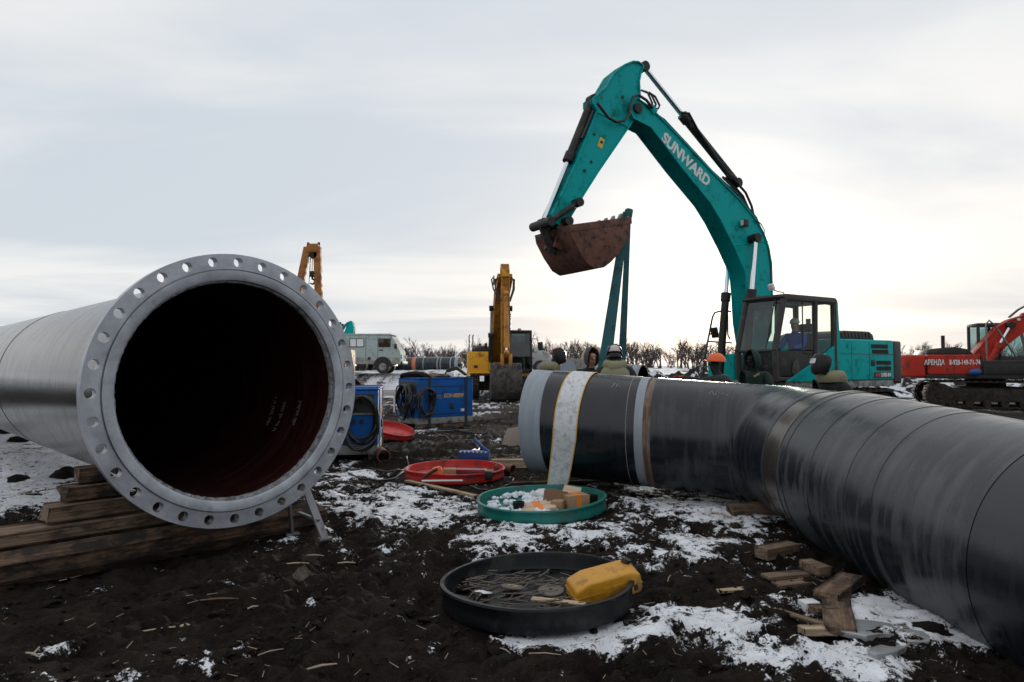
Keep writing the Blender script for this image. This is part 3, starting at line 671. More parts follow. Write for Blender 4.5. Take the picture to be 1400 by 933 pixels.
# weld bead just inside the mouth
bl = B(); nb_ = 200
rings = []
for i in range(nb_):
    a = 2 * PI * i / nb_; rr_ = 0.843 + random.uniform(-.003, .003)
    c = Vector(cpt(rr_, a, 0.055 + random.uniform(-.004, .004))); er = Vector((math.sin(a), 0, math.cos(a)))
    rings.append([bl.bm.verts.new(c + er * 0.016 * math.cos(k * PI / 3) + Vector((0, 1, 0)) * 0.028 * math.sin(k * PI / 3)) for k in range(6)])
for i in range(nb_):
    for k in range(6): bl.bm.faces.new((rings[i][k], rings[i][(k + 1) % 6], rings[(i + 1) % nb_][(k + 1) % 6], rings[(i + 1) % nb_][k]))
mat('weld_grey', (0.34, 0.35, 0.36), 0.55, metal=0.3, var=0.5, vscale=14, dirt=(0.06, 0.05, 0.045), damt=0.45, dscale=22, bump=0.6, bscale=60)
bl.build('weld_bead', 'weld_grey', fp, 50)
def straight(name, r, y0, y1, material, n=96, step=0.5, parent=fp, smooth=50):
    ys = list(np.arange(y0, y1, step)) + [y1]
    return uv_tube(name, [[cpt(r, 2 * PI * k / n, y) for k in range(n)] for y in ys], material, parent, ys, smooth, radius=r)
straight('pipe_body', 0.885, 0.27, 17.0, 'coat_left')
straight('lining', 0.838, 0.07, 17.0, 'lining_red')
B().lathe([(0.0, 16.8), (0.84, 16.8), (0.84, 16.98), (0.0, 17.02)], 48, MY).build('end_cap', 'cap_black', fp, 30)
for y, r in ((0.30, 0.892), (4.6, 0.889), (9.2, 0.889)):
    B().lathe([(r - .01, y), (r, y + .01), (r, y + .05), (r - .01, y + .06)], 96, MY, close=True).build('weld_ring', 'coat_left', fp, 40)
# paint-pen marks on the lining
mk = B(); rn = random.Random(3)
for row, aa in ((0.55, R(97)), (0.85, R(100)), (1.05, R(97))):
    a = aa
    for i in range(16):
        a += R(1.25)
        if rn.random() < 0.25: continue
        p0 = Vector(cpt(0.835, a, row)); p1 = Vector(cpt(0.835, a + R(rn.uniform(.2, .7)), row + rn.uniform(.02, .06)))
        mk.tube([p0, p1], 0.0035, 4)
tag(mk.build('pen_mark', 'chalk', fp, 0), kind='stuff')

# timbers under it (each one can be lifted away)
def timber(name, label, cat, p0, p1, wid, hgt, zb, material, bev=0.012, seed=0, group=None, roll=0.0, jag=0.0, label_on=True, pitch=None):
    p0 = Vector((p0[0], p0[1], 0)); p1 = Vector((p1[0], p1[1], 0)); d = p1 - p0; ln = d.length; rz = math.atan2(d.y, d.x)
    bl = B(); n = max(3, int(ln / 0.16)); rn = random.Random(seed); prev = None
    cs = [(-.5, -.5), (.5, -.5), (.5, .5), (-.5, .5)]
    pr = []
    for (a, c) in cs:   # chamfered cross section
        pr += [(a * wid - math.copysign(bev, a) * (1 if (a * c > 0) else 0), c * hgt - math.copysign(bev, c) * (0 if (a * c > 0) else 1)),
               (a * wid - math.copysign(bev, a) * (0 if (a * c > 0) else 1), c * hgt - math.copysign(bev, c) * (1 if (a * c > 0) else 0))]
    rings = []
    for i in range(n + 1):
        x = -ln / 2 + ln * i / n; w = 1 + rn.uniform(-.025, .025); oy = rn.uniform(-.004, .004)
        rings.append([bl.bm.verts.new((x + (rn.uniform(-jag, jag) if i in (0, n) else 0), y * w + oy, z * (1 + rn.uniform(-.02, .02)) + hgt / 2)) for y, z in pr])
    for a, c in zip(rings, rings[1:]):
        for k in range(8): bl.bm.faces.new((a[k], a[(k + 1) % 8], c[(k + 1) % 8], c[k]))
    bl.bm.faces.new(rings[0][::-1]); bl.bm.faces.new(rings[-1])
    o = bl.build(name, material, None, 25)
    c = (p0 + p1) / 2; o.location = (c.x, c.y, zb); o.rotation_euler = (roll, pitch or 0, rz)
    return tag(o, label, cat, group)
def lp(x, y): v = CL + PLX * x + DL * y; return (v.x, v.y)    # point in the flange pipe's plan
timber('support_beam', 'long muddy squared log on the ground under the flange', 'beam', lp(-2.55, 0.36), lp(0.92, 0.46), 0.30, 0.255, -0.03, 'log_bark', 0.075, 1, jag=0.05)
timber('support_beam', 'pale flat beam lying on the muddy log, running out at left', 'beam', lp(-2.5, 0.52), lp(0.2, 0.60), 0.30, 0.10, 0.225, 'timber', 0.012, 2)
timber('support_block', 'short thick timber on the pale beam, left of the flange', 'timber', lp(-1.12, 0.60), lp(-.43, 0.64), 0.20, 0.125, 0.327, 'timber', 0.012, 3, jag=0.02)
timber('wooden_wedge', 'small wooden wedge jammed against the big pipe at left', 'wedge', lp(-1.0, 0.66), lp(-0.60, 0.68), 0.16, 0.11, 0.454, 'timber_muddy', 0.01, 4, jag=0.04)
timber('wooden_wedge', 'topmost small block of the timber stack beside the flange', 'wedge', lp(-0.90, 0.72), lp(-0.72, 0.73), 0.14, 0.12, 0.566, 'timber_muddy', 0.01, 5)
# steel folding stand
st = thing('steel_stand', 'short grey perforated steel step stand under the flange', 'stand', (gp(422, 735).x, gp(422, 735).y, 0), R(18))
for nm, x0, y0, x1, y1 in (('leg', 0.13, -0.12, -0.03, 0.10), ('leg', -0.13, 0.13, -0.17, 0.12)):
    d = Vector((x1 - x0, y1 - y0, 0.40)); bl = B()
    rot = d.to_track_quat('Z', 'Y').to_euler()
    bl.box(((x0 + x1) / 2, (y0 + y1) / 2, 0.20), (0.075, 0.022, d.length), rot, 0.004)
    lg = bl.build(nm, 'grey_steel', st)
    for tt in (0.2, 0.85):
        c = Vector((x0, y0, 0)) + d * tt; n_ = Vector(rot.to_matrix() @ Vector((0, -1, 0)))
        B().box(c + n_ * 0.0125, (0.03, 0.004, 0.02), rot, 0).build('slot', 'decal_black', lg, 0)
B().box((0.0, 0.03, 0.17), (0.25, 0.03, 0.02), (0.0, 0.15, R(-50)), 0.004).build('cross_bar', 'grey_steel', st)
B().box((0.13, -0.13, 0.012), (0.11, 0.07, 0.02), (0, 0, 0.2), 0.004).build('foot', 'grey_steel', st)
B().box((-0.13, 0.13, 0.012), (0.11, 0.09, 0.02), (0, 0, 0.2), 0.004).build('foot', 'grey_steel', st)

# ------------------------------------------------------------------ the bent black pipeline on the right
P0 = Vector((0.289, 8.162)); A1, A2, L1, RBEND, Z0, SL = -0.37, -1.511, 2.184, 0.78, 0.796, -0.063
LB = RBEND * abs(A2 - A1); LT = 8.3
def axis_r(s):
    if s <= L1: p = P0 + Vector((math.cos(A1), math.sin(A1))) * s; a = A1
    elif s <= L1 + LB:
        a = A1 - (s - L1) / RBEND; q = P0 + Vector((math.cos(A1), math.sin(A1))) * L1
        # turning right: centre is on the right-hand side
        cxy = q + RBEND * Vector((math.sin(A1), -math.cos(A1)))
        p = cxy + RBEND * Vector((-math.sin(a), math.cos(a)))
    else:
        e_, a = axis_r(L1 + LB); p = Vector((e_.x, e_.y)) + Vector((math.cos(A2), math.sin(A2))) * (s - L1 - LB); a = A2
    zz_ = Z0 + SL * min(s, 6.4)
    return Vector((p.x, p.y, zz_)), a
def rp_pt(s, th, r):                # th 0 = top, +90 deg = the side facing the camera
    c, a = axis_r(s); n_ = Vector((math.sin(a), -math.cos(a), 0))
    return c + n_ * (r * math.sin(th)) + Vector((0, 0, r * math.cos(th)))
rpipe = thing('bent_pipeline', 'black coated pipeline bending towards the camera at right', 'pipe', (0, 0, 0))
def section(name, s0, s1, r, material, n=96, step=0.06, r1=None):
    ss = list(np.arange(s0, s1, step)) + [s1]
    rad = lambda s: r if r1 is None else r + (r1 - r) * (s - s0) / (s1 - s0)
    return uv_tube(name, [[rp_pt(s, 2 * PI * k / n, rad(s)) for k in range(n)] for s in ss], material, rpipe, ss, 50, radius=r)
def ringstep(name, s, w, r, hgt, material, n=96):
    ss = [s - .001, s + .004, s + w - .004, s + w + .001]; rr_ = [r - .01, r + hgt, r + hgt, r - .01]
    return uv_tube(name, [[rp_pt(a, 2 * PI * k / n, q) for k in range(n)] for a, q in zip(ss, rr_)], material, rpipe, ss, 30, radius=r)
section('end_band', 0.0, 0.25, 0.605, 'band_grey')
uvp = [[rp_pt(0.0, 2 * PI * k / 96, r) for k in range(96)] for r in (0.605, 0.59)]
uv_tube('pipe_end', uvp, 'grey_steel', rpipe, [0, .02], 30)
section('inside_wall', 0.0, 2.6, 0.588, 'lining_red', step=0.2)
SW = 1.28
section('coating', 0.25, SW, 0.61, 'coat_clean')
ringstep('paint_line', 1.19, 0.012, 0.6105, 0.001, 'chalk')
section('weld_band', SW, SW + 0.09, 0.606, 'band_grey')
section('weld_band', SW + 0.09, SW + 0.17, 0.604, 'band_rust')
SR = 4.02
section('coating', SW + 0.17, 2.4, 0.61, 'coat_black')
section('coating', 2.4, SR - 0.36, 0.61, 'coat_black', r1=0.652)
section('coating_band', SR - 0.36, SR - 0.02, 0.653, 'coat_shiny', r1=0.662)
ringstep('joint_ring', SR - 0.37, 0.03, 0.653, 0.005, 'coat_dusty')
section('sleeve', SR - 0.02, 6.2, 0.688, 'coat_dusty', r1=0.69)
ringstep('sleeve_lip', SR - 0.035, 0.045, 0.675, 0.018, 'coat_shiny')
for so_, w in ((0.10, .010), (0.52, .008), (1.02, .008), (1.33, .010)):
    ringstep('sleeve_seam', SR + so_, w, 0.690, 0.002, 'coat_clean')
section('coating', 6.2, LT, 0.687, 'coat_clean', step=0.25)
# chalk marks
mk = B()
def chalk(s, th, strokes, sc, r):
    for st_ in strokes:
        mk.tube([rp_pt(s + x * sc, th - y * sc / 0.61, r) for x, y in st_], 0.0035, 4)
chalk(0.45, R(38), [[(0, 0), (.25, .5), (.5, 0)], [(.1, .2), (.4, .2)], [(.8, 0), (.9, .5)]], .16, 0.612)
chalk(1.00, R(38), [[(0, 0), (.15, .5), (.05, .3)], [(.35, .45), (.3, 0), (.5, .05), (.5, .22), (.32, .2)]], .16, 0.612)
chalk(2.02, R(38), [[(0, 0), (.2, .45), (.4, 0)], [(.55, .0), (.55, .4), (.8, .3)], [(.95, .1), (1.2, .35)], [(1.3, .1), (1.6, .3), (1.5, 0)]], .13, 0.612)
mk.build('chalk_mark', 'chalk', rpipe, 0)

# the printed tape laid over the pipe end and hanging into the green lid
tp = thing('padding_strap', 'white printed strap with yellow edges hung over the black pipe', 'strap', (0.3, 7.3, 0))
def strap_rows():
    rows = []
    for th in np.linspace(R(-35), R(98), 24):
        f_ = (th - R(-35)) / R(133); sc_ = 0.64 - 0.105 * f_; rows.append((rp_pt(sc_ - 0.135, th, 0.616), rp_pt(sc_ + 0.135, th, 0.616)))
    a, c = rows[-1]; ea, ec = gp(747, 668, 0.10), gp(775, 668, 0.10)
    for i in range(1, 13):
        f_ = i / 12; sag = Vector((0, 0.02 * math.sin(f_ * PI), -0.05 * math.sin(f_ * PI)))
        rows.append((a.lerp(ea, f_) + sag, c.lerp(ec, f_) + sag))
    return rows
rows = strap_rows()
def strip(name, f0, f1, material, lift):
    bl = B(); prev = None
    for i, (a, c) in enumerate(rows):
        t_ = (rows[min(i + 1, len(rows) - 1)][0] - rows[max(i - 1, 0)][0]).normalized(); w_ = (c - a).normalized(); n_ = t_.cross(w_).normalized()
        if n_.y > 0: n_ = -n_
        p = a.lerp(c, f0) + n_ * (lift); q_ = a.lerp(c, f1) + n_ * (lift)
        cur = [bl.bm.verts.new(v) for v in (p, q_, q_ - n_ * 0.006, p - n_ * 0.006)]
        if prev:
            for k in range(4): bl.bm.faces.new((prev[k], prev[(k + 1) % 4], cur[(k + 1) % 4], cur[k]))
        else: bl.bm.faces.new(cur)
        prev = cur
    bl.bm.faces.new(prev[::-1]); o = bl.build(name, material, tp, 40); return o
off = Vector(tp.location)
def recenter(par):
    for ch in par.children:
        if ch.type == 'MESH': ch.data.transform(Matrix.Translation(-off))
strip('webbing', 0.03, 0.97, 'tape_white', 0.006); strip('yellow_edge', 0.0, 0.045, 'tape_edge', 0.008); strip('yellow_edge', 0.955, 1.0, 'tape_edge', 0.008)
mat('tape_print', (0.30, 0.30, 0.30), 0.7, var=0.4, vscale=20)
mk = B(); rn = random.Random(8)
for i in range(4, len(rows) - 2):
    a, c = rows[i]; a2, c2_ = rows[i + 1]
    for j in range(4):
        if rn.random() < .35: continue
        f_ = rn.uniform(.15, .8); g_ = rn.uniform(0, .6); p = a.lerp(c, f_).lerp(a2.lerp(c2_, f_), g_); q_ = a.lerp(c, f_ + rn.uniform(-.05, .06)).lerp(a2.lerp(c2_, f_ + .02), g_ + rn.uniform(.15, .4))
        n_ = (a2 - a).cross(c - a).normalized(); n_ = -n_ if n_.y > 0 else n_
        mk.tube([p + n_ * .006, q_ + n_ * .006], 0.003, 4)
tag(mk.build('printing', 'tape_print', tp, 0), kind='stuff')
recenter(tp)

timber('support_beam', 'pale timber under the grey end of the black pipeline', 'beam', (gp(672, 640).x, gp(672, 640).y), (gp(672, 640).x + 1.6, gp(672, 640).y + 0.05), 0.15, 0.13, 0.0, 'timber_pale', seed=11)
timber('support_beam', 'squared timber lying under the pipeline bend', 'beam', (gp(998, 706).x, gp(998, 706).y), (gp(998, 706).x + 1.1, gp(998, 706).y + 0.22), 0.16, 0.11, 0.0, 'timber', seed=12)
timber('support_beam', 'brown timber behind the hanging strap, half buried in snow', 'beam', (gp(700, 664).x, gp(700, 664).y), (gp(850, 660).x, gp(850, 660).y), 0.14, 0.06, -0.01, 'timber_muddy', seed=13)

# ------------------------------------------------------------------ excavators
def crawler(parent, v, half=2.0, r=0.43, wid=0.6, n=44):
    # stadium path; one mesh of linked shoes, then frame, wheels and rollers
    hl = half - r; per = 4 * hl + 2 * PI * r; sh = B()
    for i in range(n):
        s = per * i / n
        if s < 2 * hl: p = (-hl + s, 2 * r); a = 0
        elif s < 2 * hl + PI * r: q_ = (s - 2 * hl) / r; p = (hl + r * math.sin(q_), r + r * math.cos(q_)); a = -q_
        elif s < 4 * hl + PI * r: p = (hl - (s - 2 * hl - PI * r), 0); a = PI
        else: q_ = (s - 4 * hl - PI * r) / r; p = (-hl - r * math.sin(q_), r - r * math.cos(q_)); a = PI - q_
        rot = (0, -a, 0)
        sh.box((p[0], v, p[1] + 0.03), (per / n * 0.92, wid, 0.045), rot)
        ca, sa = math.cos(a), math.sin(a)
        sh.box((p[0] - sa * 0.035, v, p[1] + 0.03 + ca * 0.035), (0.03, wid, 0.05), rot)
    sh.build('crawler_track', 'track', parent, 0)
    B().bx(-hl, hl, v - .2, v + .2, 0.22, 0.68, .06).build('track_frame', 'track', parent)
    for u in (-hl, hl):
        B().cyl((u, v - .24, r + .03), (u, v + .24, r + .03), r - .05, n=20).cyl((u, v - .27, r + .03), (u, v + .27, r + .03), .15, n=12).build('drive_wheel', 'track', parent)
    for i in range(6):
        u = -hl + 0.35 + (2 * hl - 0.7) * i / 5
        B().cyl((u, v - .22, .16), (u, v + .22, .16), .12, n=12).build('roller', 'track', parent)
def ram(parent, p0, p1, v, split, rb, rr, barrel_mat='dark_paint', dv=None):
    # hydraulic cylinder from base p0 to rod end p1 in (u, w)
    a = Vector((p0[0], v, p0[1])); c = Vector((p1[0], v, p1[1])); m_ = a.lerp(c, split); d = (c - a).normalized()
    root = B().cyl(a, m_, rb, n=16).cyl(m_ - d * 0.16, m_ + d * 0.03, rb * 1.28, n=16).cyl(a + Vector((0, -rb, 0)), a + Vector((0, rb, 0)), rb * 1.25, n=14).build('cylinder_barrel', barrel_mat, parent)
    B().cyl(m_, c, rr, n=14).build('piston_rod', 'chrome', root)
    B().cyl(c + Vector((0, -rb * .95, 0)), c + Vector((0, rb * .95, 0)), rb * 1.2, n=14).build('rod_eye', barrel_mat, root)
    return root
def plate_arm(parent, name, pts, hw, material, bev=0.012, rim=True):
    root = B().prism(pts, -hw + .03, hw - .03, 0).build(name, material, parent, 30)
    if rim:     # cover plates run round the box section and stand a little proud of the webs
        bl = B(); n = len(pts); c = [Vector(p) for p in pts]; area = sum(c[i].x * c[(i + 1) % n].y - c[(i + 1) % n].x * c[i].y for i in range(n)); sg_ = 1 if area > 0 else -1
        inn = []
        for i in range(n):
            d0 = (c[i] - c[i - 1]).normalized(); d1 = (c[(i + 1) % n] - c[i]).normalized(); m_ = (Vector((-d0.y, d0.x)) + Vector((-d1.y, d1.x))) * sg_
            inn.append(c[i] + m_.normalized() * .028)
        A = [[bl.bm.verts.new((p.x, v, p.y)) for p in c] for v in (-hw, hw)]; I = [[bl.bm.verts.new((p.x, v, p.y)) for p in inn] for v in (-hw, hw)]
        for i in range(n):
            j = (i + 1) % n
            bl.bm.faces.new((A[0][i], A[0][j], A[1][j], A[1][i])); bl.bm.faces.new((I[0][i], I[1][i], I[1][j], I[0][j]))
            for k in (0, 1): bl.bm.faces.new((A[k][i], A[k][j], I[k][j], I[k][i]))
        bl.build('cover_plate', material, root, 30)
    return root
def bucket(parent, curve, hinge, hw, material, inner, side_mat=None, teeth=5):
    # curve: (u,w) from lip to hinge along the outside; side plates close it
    root = None; c0 = Vector((sum(p[0] for p in curve) / len(curve), sum(p[1] for p in curve) / len(curve)))
    ins = [tuple(Vector(p) + (c0 - Vector(p)).normalized() * 0.035) for p in curve]
    bl = B(); n = len(curve)
    for s_ in (0,):
        o_ = [[bl.bm.verts.new((p[0], v, p[1])) for p in curve] for v in (-hw, hw)]; i_ = [[bl.bm.verts.new((p[0], v, p[1])) for p in ins] for v in (-hw, hw)]
        for k in range(n - 1):
            bl.bm.faces.new((o_[0][k], o_[0][k + 1], o_[1][k + 1], o_[1][k])); bl.bm.faces.new((i_[0][k], i_[0][k + 1], i_[1][k + 1], i_[1][k]))
            for q_ in (0, 1): bl.bm.faces.new((o_[q_][k], o_[q_][k + 1], i_[q_][k + 1], i_[q_][k]))
        for k in (0, n - 1): bl.bm.faces.new((o_[0][k], o_[1][k], i_[1][k], i_[0][k]))
    root = bl.build('bucket', material, parent, 30)
    for v in (-hw, hw):
        B().prism(curve, v - .02 + (0.006 if v > 0 else -0.006), v + .02 + (0.006 if v > 0 else -0.006), 0.006).build('side_plate', side_mat or material, root, 30)
        a, c = Vector(curve[0]), Vector(curve[-1]); d = (c - a)
        nn = Vector((-d.y, d.x)).normalized() * 0.13
        if nn.dot(c0 - a) < 0: nn = -nn
        B().prism([a, c, c + nn - d.normalized() * .02, a + nn + d.normalized() * .02], v - .034, v + .034, 0.008).build('side_cutter', material, root, 30)
    lip = Vector(curve[0]); d = (Vector(curve[0]) - Vector(curve[1])).normalized(); pn = Vector((-d.y, d.x))
    for k in range(teeth):
        v = -hw + 0.09 + (2 * hw - 0.18) * k / (teeth - 1)
        p = [lip - d * 0.16 - pn * .05, lip - d * 0.16 + pn * .05, lip + d * 0.0 + pn * .045, lip + d * 0.13 + pn * .008, lip + d * 0.13 - pn * .008, lip + d * 0.0 - pn * .045]
        B().prism(p, v - .05, v + .05, .006).build('tooth', 'grey_steel', root, 30)
    hv = Vector(hinge)
    for v in (-.16, .16):
        c_ = Vector(curve[-1]); c2_ = Vector(curve[-2])
        B().prism([c_, c2_ + (c_ - c2_) * .1, hv + (c2_ - c_).normalized() * .12, hv + Vector((-.05, .1))], v - .025, v + .025, .005).build('ear', material, root, 30)
    return root
def grille(parent, u0, u1, w0, w1, v, n, material='decal_black', out=1):
    B().bx(u0, u1, v - .008 * out, v + .004 * out, w0, w1).build('vent_recess', material, parent, 0)
    for i in range(n):
        u = u0 + (u1 - u0) * (i + .5) / n
        B().box((u, v + .006 * out, (w0 + w1) / 2), ((u1 - u0) / n * .42, .014, (w1 - w0) * .92), (0, R(8), 0), 0).build('vent_slat', 'cab_frame', parent, 0)

FT = Frame(6.271, 15.741, PI + 0.5271)
teal = thing('teal_excavator', 'big teal crawler excavator with raised arm, lifting a pipe', 'excavator', FT.o, FT.rz)
for v in (1.12, -1.12): crawler(teal, v, 2.1)
B().cyl((0, 0, .7), (0, 0, 1.0), .62, n=28).bx(-.9, .9, -1.0, 1.0, .35, .72, .05).build('undercarriage', 'track', teal)
# upper structure
B().bx(-2.25, 1.55, -1.28, 1.24, .98, 1.12, .02).build('platform', 'gen_skirt', teal)
B().bx(-2.2, -.06, -1.25, 1.27, 1.12, 2.03, .05, 3).build('body', 'teal', teal)
B().bx(-.06, 1.15, -1.25, -.45, 1.12, 1.72, .04, 3).build('tool_box', 'teal', teal)
cwp = [(-2.2, -1.28), (-2.2, 1.28), (-2.55, 1.24), (-2.78, 1.02), (-2.9, .5), (-2.92, 0), (-2.9, -.5), (-2.78, -1.02), (-2.55, -1.24)]
B().prism(cwp, 1.03, 2.02, .07, 'z', 3).build('counterweight', 'cab_frame', teal)
B().prism([(-2.15, 2.03), (-2.1, 2.18), (-1.95, 2.25), (-1.0, 2.25), (-.75, 2.18), (-.7, 2.03)], -.75, .85, .05).build('engine_hood', 'dark_paint', teal)
for i in range(9): B().box((-1.95 + i * .13, .856, 2.16), (.06, .012, .12), (0, R(20), 0)).build('hood_slot', 'decal_black', teal, 0)
B().cyl((-1.7, -.6, 2.0), (-1.7, -.6, 2.62), .06, n=14).build('exhaust', 'dark_paint', teal)
# side panels: door seams, vents, maker's plate
B().bx(-1.26, -1.245, 1.262, 1.273, 1.14, 1.98).bx(-2.2, -.1, 1.262, 1.273, 1.695, 1.71).bx(-.62, -.605, 1.262, 1.273, 1.14, 1.98).build('panel_seam', 'decal_black', teal, 0)
grille(teal, -1.95, -1.33, 1.84, 1.93, 1.275, 14); grille(teal, -1.97, -1.36, 1.72, 1.81, 1.275, 14)
grille(teal, -2.06, -1.52, 1.47, 1.56, 1.275, 13); grille(teal, -2.06, -1.52, 1.34, 1.43, 1.275, 13)
B().bx(-1.45, -1.31, 1.268, 1.286, 1.44, 1.57, .01).ball((-1.38, 1.286, 1.5), .02, 8, 6).build('door_latch', 'dark_paint', teal)
dp = B().prism([(-1.40, 1.17), (-2.09, 1.17), (-2.09, 1.30), (-1.44, 1.30)], 1.27, 1.28).build('name_plate', 'decal_black', teal, 0)
put_text('SWE', .085, (-1.55, 1.283, 1.235), (-1, 0, 0), (0, 1, 0), 'red_print', dp, .004, fit=.17)
put_text('215E-3H', .11, (-1.86, 1.283, 1.235), (-1, 0, 0), (0, 1, 0), 'white_paint', dp, .005, fit=.38)
# cab: posts, roof, panes, door, seat
CT = 2.90
cab = B().prism([(1.86, 1.14), (-.06, 1.14), (-.06, 1.22), (1.86, 1.22)], .30, 1.30, .02).build('cab', 'cab_frame', teal)
B().prism([(1.62, CT - .13), (1.70, CT - .05), (1.62, CT + .01), (.0, CT - .0), (-.07, CT - .06), (-.07, CT - .12)], .27, 1.33, .025).build('cab_roof', 'cab_frame', cab)
def post(a, c, w=.05, name='cab_post', mt='cab_frame', par=None): return B().tube([a, c], w, 8).build(name, mt, par or cab)
for v in (.33, 1.27):
    post((1.86, v, 1.2), (1.90, v, 1.75), .06); post((1.90, v, 1.75), (1.60, v, CT - .06), .065)      # sloping front posts
    post((.66, v, 1.2), (.62, v, CT - .05), .06); post((-.0, v, 1.2), (-.0, v, CT - .06), .065)
    B().prism([(.62, CT - .14), (.62, CT - .05), (1.60, CT - .05), (1.63, CT - .12)], v - .03, v + .03, .008).build('roof_rail', 'cab_frame', cab)
    B().prism([(-.02, CT - .16), (-.02, CT - .05), (.62, CT - .05), (.62, CT - .14)], v - .03, v + .03, .008).build('roof_rail', 'cab_frame', cab)
B().tube([(1.90, .33, 1.75), (1.90, 1.27, 1.75)], .035, 8).build('front_bar', 'cab_frame', cab)
B().bx(1.80, 1.90, .30, 1.30, 1.12, 1.26, .02).build('front_sill', 'cab_frame', cab)
def pane(name, q, mt, par=cab): 
    bl = B(); bl.bm.faces.new([bl.bm.verts.new(p) for p in q]); return bl.build(name, mt, par, 0)
pane('windscreen', [(1.91, .37, 1.78), (1.91, 1.23, 1.78), (1.63, 1.23, CT - .12), (1.63, .37, CT - .12)], 'pane_teal')
pane('lower_windscreen', [(1.87, .37, 1.25), (1.87, 1.23, 1.25), (1.91, 1.23, 1.72), (1.91, .37, 1.72)], 'pane')
pane('door_window', [(.68, 1.285, 1.78), (1.84, 1.285, 1.78), (1.60, 1.285, CT - .13), (.66, 1.285, CT - .13)], 'pane')
pane('rear_side_window', [(.0, 1.275, 1.84), (.30, 1.275, 1.70), (.60, 1.275, 1.58), (.58, 1.275, CT - .15), (.0, 1.275, CT - .17)], 'pane')
pane('far_window', [(.0, .325, 1.72), (1.84, .325, 1.78), (1.60, .325, CT - .13), (.0, .325, CT - .13)], 'pane')
pane('rear_window', [(-.03, .37, 1.78), (-.03, 1.23, 1.78), (-.03, 1.23, CT - .14), (-.03, .37, CT - .14)], 'pane')
dr = B().prism([(.68, 1.24), (1.84, 1.24), (1.86, 1.75), (.68, 1.75)], 1.262, 1.282, .004).build('door', 'dark_paint', cab)
B().bx(.80, 1.02, 1.282, 1.30, 1.70, 1.735, .006).build('door_handle', 'cab_frame', dr)
B().prism([(1.08, 1.18), (1.30, 1.18), (1.42, 1.32), (1.38, 1.52), (1.24, 1.6)], 1.283, 1.30, .01).build('wheel_arch', 'cab_frame', dr)
for u in (1.05,): B().bx(u - .012, u + .012, 1.28, 1.295, 1.76, CT - .14).build('window_divider', 'cab_frame', cab, 0)
B().prism([(1.62, 1.12), (.80, 1.49), (.05, 1.86), (.02, CT - .10), (-.10, CT - .10), (-.16, 1.9), (-.16, 1.12)], 1.284, 1.312, .008).build('corner_panel', 'teal', teal)
B().bx(-.10, -.04, .30, 1.30, 1.12, 1.76, .01).build('cab_back', 'teal', teal)
B().bx(.36, .86, .56, 1.06, 1.22, 1.62, .05).bx(.26, .42, .56, 1.06, 1.60, 2.15, .06).bx(.26, .36, .66, .96, 2.17, 2.36, .04).build('seat', 'seat_cloth', cab)
B().bx(1.35, 1.6, .5, 1.0, 1.22, 1.75, .04).build('console', 'dark_paint', cab)
B().tube([(1.66, 1.10, CT - .1), (1.90, 1.06, 1.8)], .012, 6).tube([(1.66, 1.16, CT - .16), (1.74, 1.16, CT - .16)], .016, 6).build('wiper', 'decal_black', cab)
lk = B().tube([(1.45, 1.15, CT), (1.45, 1.15, CT + .05), (1.6, 1.12, CT + .07), (1.72, 1.10, CT + .1)], .012, 6).build('lamp_bracket', 'cab_frame', cab)
B().box((1.76, 1.1, CT + .15), (.08, .12, .14), (0, .4, 0), .02).build('work_lamp', 'plastic_white', lk)
# mirror and handrail in front
rail = lambda *ps: [(FT.uw(a, c, -.95)[0], -.95, FT.uw(a, c, -.95)[1]) for a, c in ps]
gr = B().tube(rail((961, 530), (961, 512), (963, 490), (974, 434), (977, 428), (983, 426), (999, 426)), .022, 8).tube(rail((967, 467), (1000, 469)), .018, 8).tube(rail((995, 430), (995, 458), (998, 464)), .018, 8).build('handrail', 'cab_frame', teal)
q_ = rail((977, 455))[0]; B().box(q_, (.06, .17, .26), (.1, .45, .6), .02).build('mirror', 'cab_frame', gr); B().tube(rail((971, 457), (975, 456)), .02, 6).build('mirror_arm', 'cab_frame', gr)

# boom, stick, bucket
VN = .23
uw = lambda px, py, v=VN: FT.uw(px, py, v)
bt = [(872, 134), (890, 146), (933, 190), (974, 234), (1012, 272), (1034, 299), (1045, 318), (1052, 338), (1056, 361), (1057, 403), (1055, 455), (1046, 478)]
bb = [(1030, 478), (1024, 440), (1022, 403), (1019, 372), (1003, 336), (985, 300), (971, 277), (931, 228), (890, 174), (866, 162), (861, 148), (865, 138)]
boom = plate_arm(teal, 'boom', [uw(*p) for p in bt + bb], VN, 'teal')
S0, S1 = Vector(uw(908, 187)), Vector(uw(970, 250)); cc = (S0 + S1) / 2; dd = S1 - S0
put_text('SUNWARD', .32, (cc.x, VN - .027, cc.y), (dd.x, 0, dd.y), (0, 1, 0), 'white_paint', boom, .012, 0.0, 1.0, fit=dd.length * 1.02)
J = uw(872, 148)
B().cyl((J[0], -VN - .03, J[1]), (J[0], VN + .03, J[1]), .10, n=20).build('boom_pin', 'dark_paint', boom)
